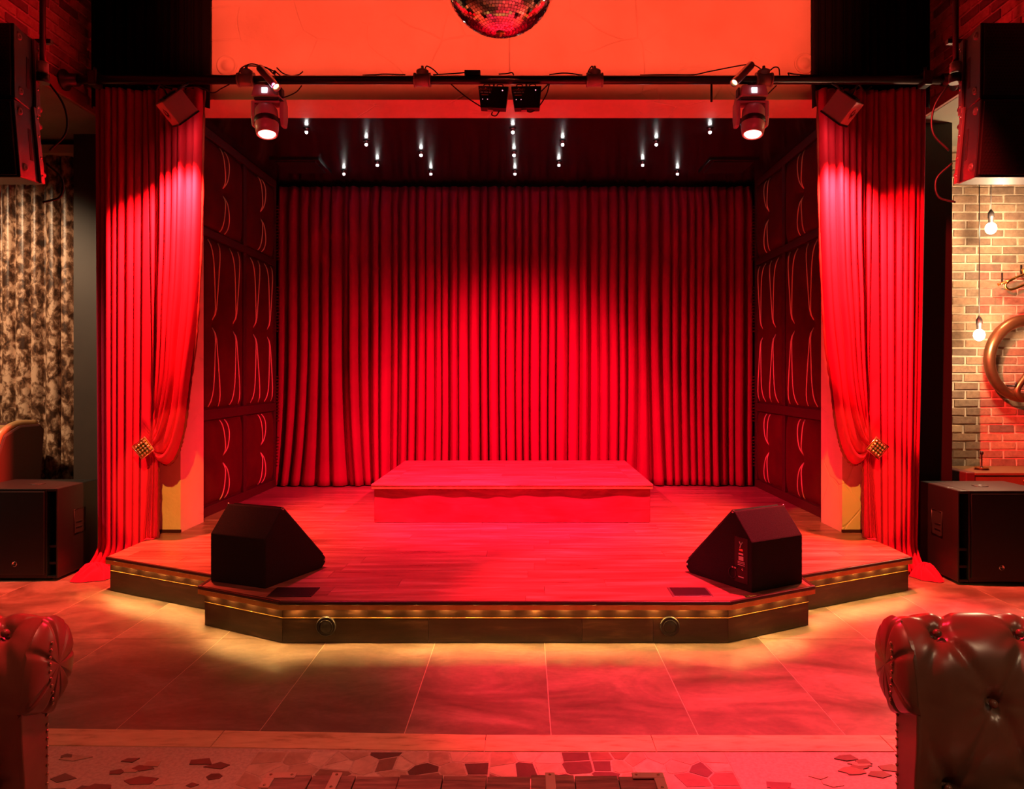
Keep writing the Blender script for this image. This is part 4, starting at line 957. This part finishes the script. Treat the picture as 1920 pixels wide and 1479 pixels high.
# ------------------------------------------------------------------ right wall: cabinet, candle holder, pendants, horns
cb = thing('brown_cabinet', 'low brown cabinet with round lock behind the right subwoofer', 'cabinet', (4.12, 6.3, 0))
MB().box((3.76, 6.06, .02), (4.62, 6.50, .67)).build('body', 'case', cb, bevel=.006)
MB().box((3.68, 6.05, .0), (3.76, 6.51, .685)).build('side_panel', 'leather_side', cb, bevel=.01)
MB().box((3.75, 6.04, .66), (4.63, 6.51, .682)).build('top_edge', 'case', cb, bevel=.004)
MB().lathe([(.020, 0), (.020, .004), (.012, .006), (.010, .002), (0, .002)], (4.17, 6.06, .61), (0, -1, 0), 18).build('lock', 'brass', cb)
ho = thing('table_stand', 'small black stem holder standing on the brown cabinet', 'holder', (3.93, 6.25, .682))
MB().lathe([(.055, 0), (.055, .006), (.035, .012), (.012, .018), (.006, .03), (.006, .12), (.012, .13), (.015, .142), (.010, .152), (0, .155)], (3.93, 6.25, .682), (0, 0, 1), 18).build('stem', 'black_box', ho)
MB().lathe([(.045, 0), (.060, .012), (.058, .013), (.04, .006), (0, .006)], (3.93, 6.25, .690), (0, 0, 1), 20).build('dish', 'brass', ho)
def pendant(px, py, yb, mat, label):
    x, _, z = W(px, py, yb)
    t_ = thing('pendant_bulb', label, 'pendant light', (x, yb, z), group='bare pendant bulbs before the brick wall')
    MB().ball((x, yb, z), .045, 16, 12, (1, 1, 1.1)).build('bulb', mat, t_)
    MB().lathe([(.018, .04), (.020, .055), (.020, .085), (.024, .09), (.024, .13), (.012, .15), (.006, .16), (0, .16)], (x, yb, z), (0, 0, 1), 14).build('socket', 'black_box', t_)
    MB().tube([(x, yb, z+.15), (x+.002, yb, z+.8), (x, yb, 3.50)], .004, 6).build('cord', 'cable', t_)
    MB().ball((x+.016, yb-.01, z+.10), .008, 8, 6).build('switch', 'chrome', t_)
    d = bpy.data.lights.new('bulb_light', 'POINT'); o = bpy.data.objects.new('bulb_light', d); COL.objects.link(o); o.location = (x-.0, yb-.09, z); d.color = WARM; d.energy = 48; d.shadow_soft_size = .05
pendant(1858, 428, 6.30, 'filament_bulb_dim', 'upper bare bulb hanging by the brick wall under the loudspeaker')
pendant(1836, 628, 6.25, 'bulb', 'lower bare bulb hanging beside the big coiled horn')
hn = thing('coiled_horn', 'large tarnished coiled brass horn hanging on the brick wall', 'horn', (4.44, 6.47, 1.6))
hc = Vector((4.44, 6.47, 1.60)); pts = []; rad = []
for k in range(74):
    a = math.radians(-20+k*5); r = .345-.0006*k; pts.append(hc+Vector((r*math.cos(a)*.97, -.02+.0004*k, r*math.sin(a)*1.04))); rad.append(.060-.00034*k)
MB().tube(pts, rad, 14).build('main_coil', 'horn', hn)
MB().tube(spline([hc+Vector((.0, -.035, -.335)), hc+Vector((-.08, -.05, -.31)), hc+Vector((-.10, -.05, -.25)), hc+Vector((-.03, -.05, -.14)), hc+Vector((.08, -.05, .02)), hc+Vector((.14, -.04, .14))], 8), .026, 12).build('lead_pipe', 'horn', hn)
bl = [(.034, 0), (.04, .10), (.055, .2), (.09, .28), (.16, .34), (.155, .345), (.05, .21), (0, .2)]
MB().lathe(bl, hc+Vector((.325, -.02, -.12)), (.35, -.25, 1), 28).build('bell', 'horn', hn)
MB().cyl(hc+Vector((-.12, .10, -.22)), hc+Vector((-.12, -.06, -.22)), .008, n=8).build('hook', 'black_box', hn)
MB().cyl(hc+Vector((-.12, -.06, -.225)), hc+Vector((-.12, -.06, -.185)), .008, n=8).build('hook_tip', 'black_box', hn)
tp = thing('trumpet', 'small brass trumpet on hooks above the coiled horn', 'trumpet', (4.5, 6.52, 2.35))
o0 = Vector(W(1878, 531, 6.52)); dv = Vector((math.cos(.38), 0, math.sin(.38))); up = Vector((-math.sin(.38), 0, math.cos(.38)))
P = lambda a, b, c=0: o0+dv*a+up*b+Vector((0, c, 0))
MB().tube([P(-.02, 0), P(.2, 0), P(.42, 0)], [.009, .010, .012], 10).build('lead_pipe', 'brass', tp)
MB().tube(spline([P(.42, -.085), P(.2, -.085), P(.08, -.085), P(.035, -.07), P(.02, -.035), P(.04, -.005, -.02), P(.10, .0, -.02)], 8), .011, 10).build('tuning_slide', 'brass', tp)
MB().lathe([(.012, 0), (.016, .12), (.03, .2), (.062, .25), (.06, .252), (.02, .17), (0, .16)], P(.40, -.085), dv, 20).build('bell', 'brass', tp)
for q in range(3): MB().cyl(P(.22+.035*q, -.12), P(.22+.035*q, .05), .014, n=10).build('valve', 'brass', tp)
MB().cyl(P(-.03, 0), P(-.015, 0), .014, .010).build('mouthpiece', 'brass', tp)
for a in (.06, .24): MB().box((P(a, .015).x-.005, 6.588, P(a, .012).z-.02), (P(a, .015).x+.005, 6.60, P(a, .012).z+.07)).box((P(a, .015).x-.005, 6.50, P(a, -.02).z-.006), (P(a, .015).x+.005, 6.59, P(a, -.02).z)).build('wall_hook', 'black_box', tp)

# ------------------------------------------------------------------ added plate and lamp body, unseen, cutting the header wash off the stage
bd = thing('header_wash_flag', 'added black plate and lamp body out of view, keeping header light off the stage', 'stage light', (0, -1.7, 4.9))
MB().lathe([(.0, 0), (.10, .0), (.11, .02), (.11, .30), (.0, .30)], (0, -1.62, 4.9), (0, -1, 0), 20).build('housing', 'black_box', bd)
MB().box((-.75, -1.01, 4.40), (.75, -1.0, 4.812)).build('flag_plate', 'black_box', bd)
for x in (-.12, .12): MB().cyl((x, -1.70, 4.88), (x, -1.0, 4.70), .008).build('flag_arm', 'black_box', bd)
MB().cyl((0, -1.78, 5.0), (0, -1.78, 5.5), .02).build('hanger', 'black_box', bd)
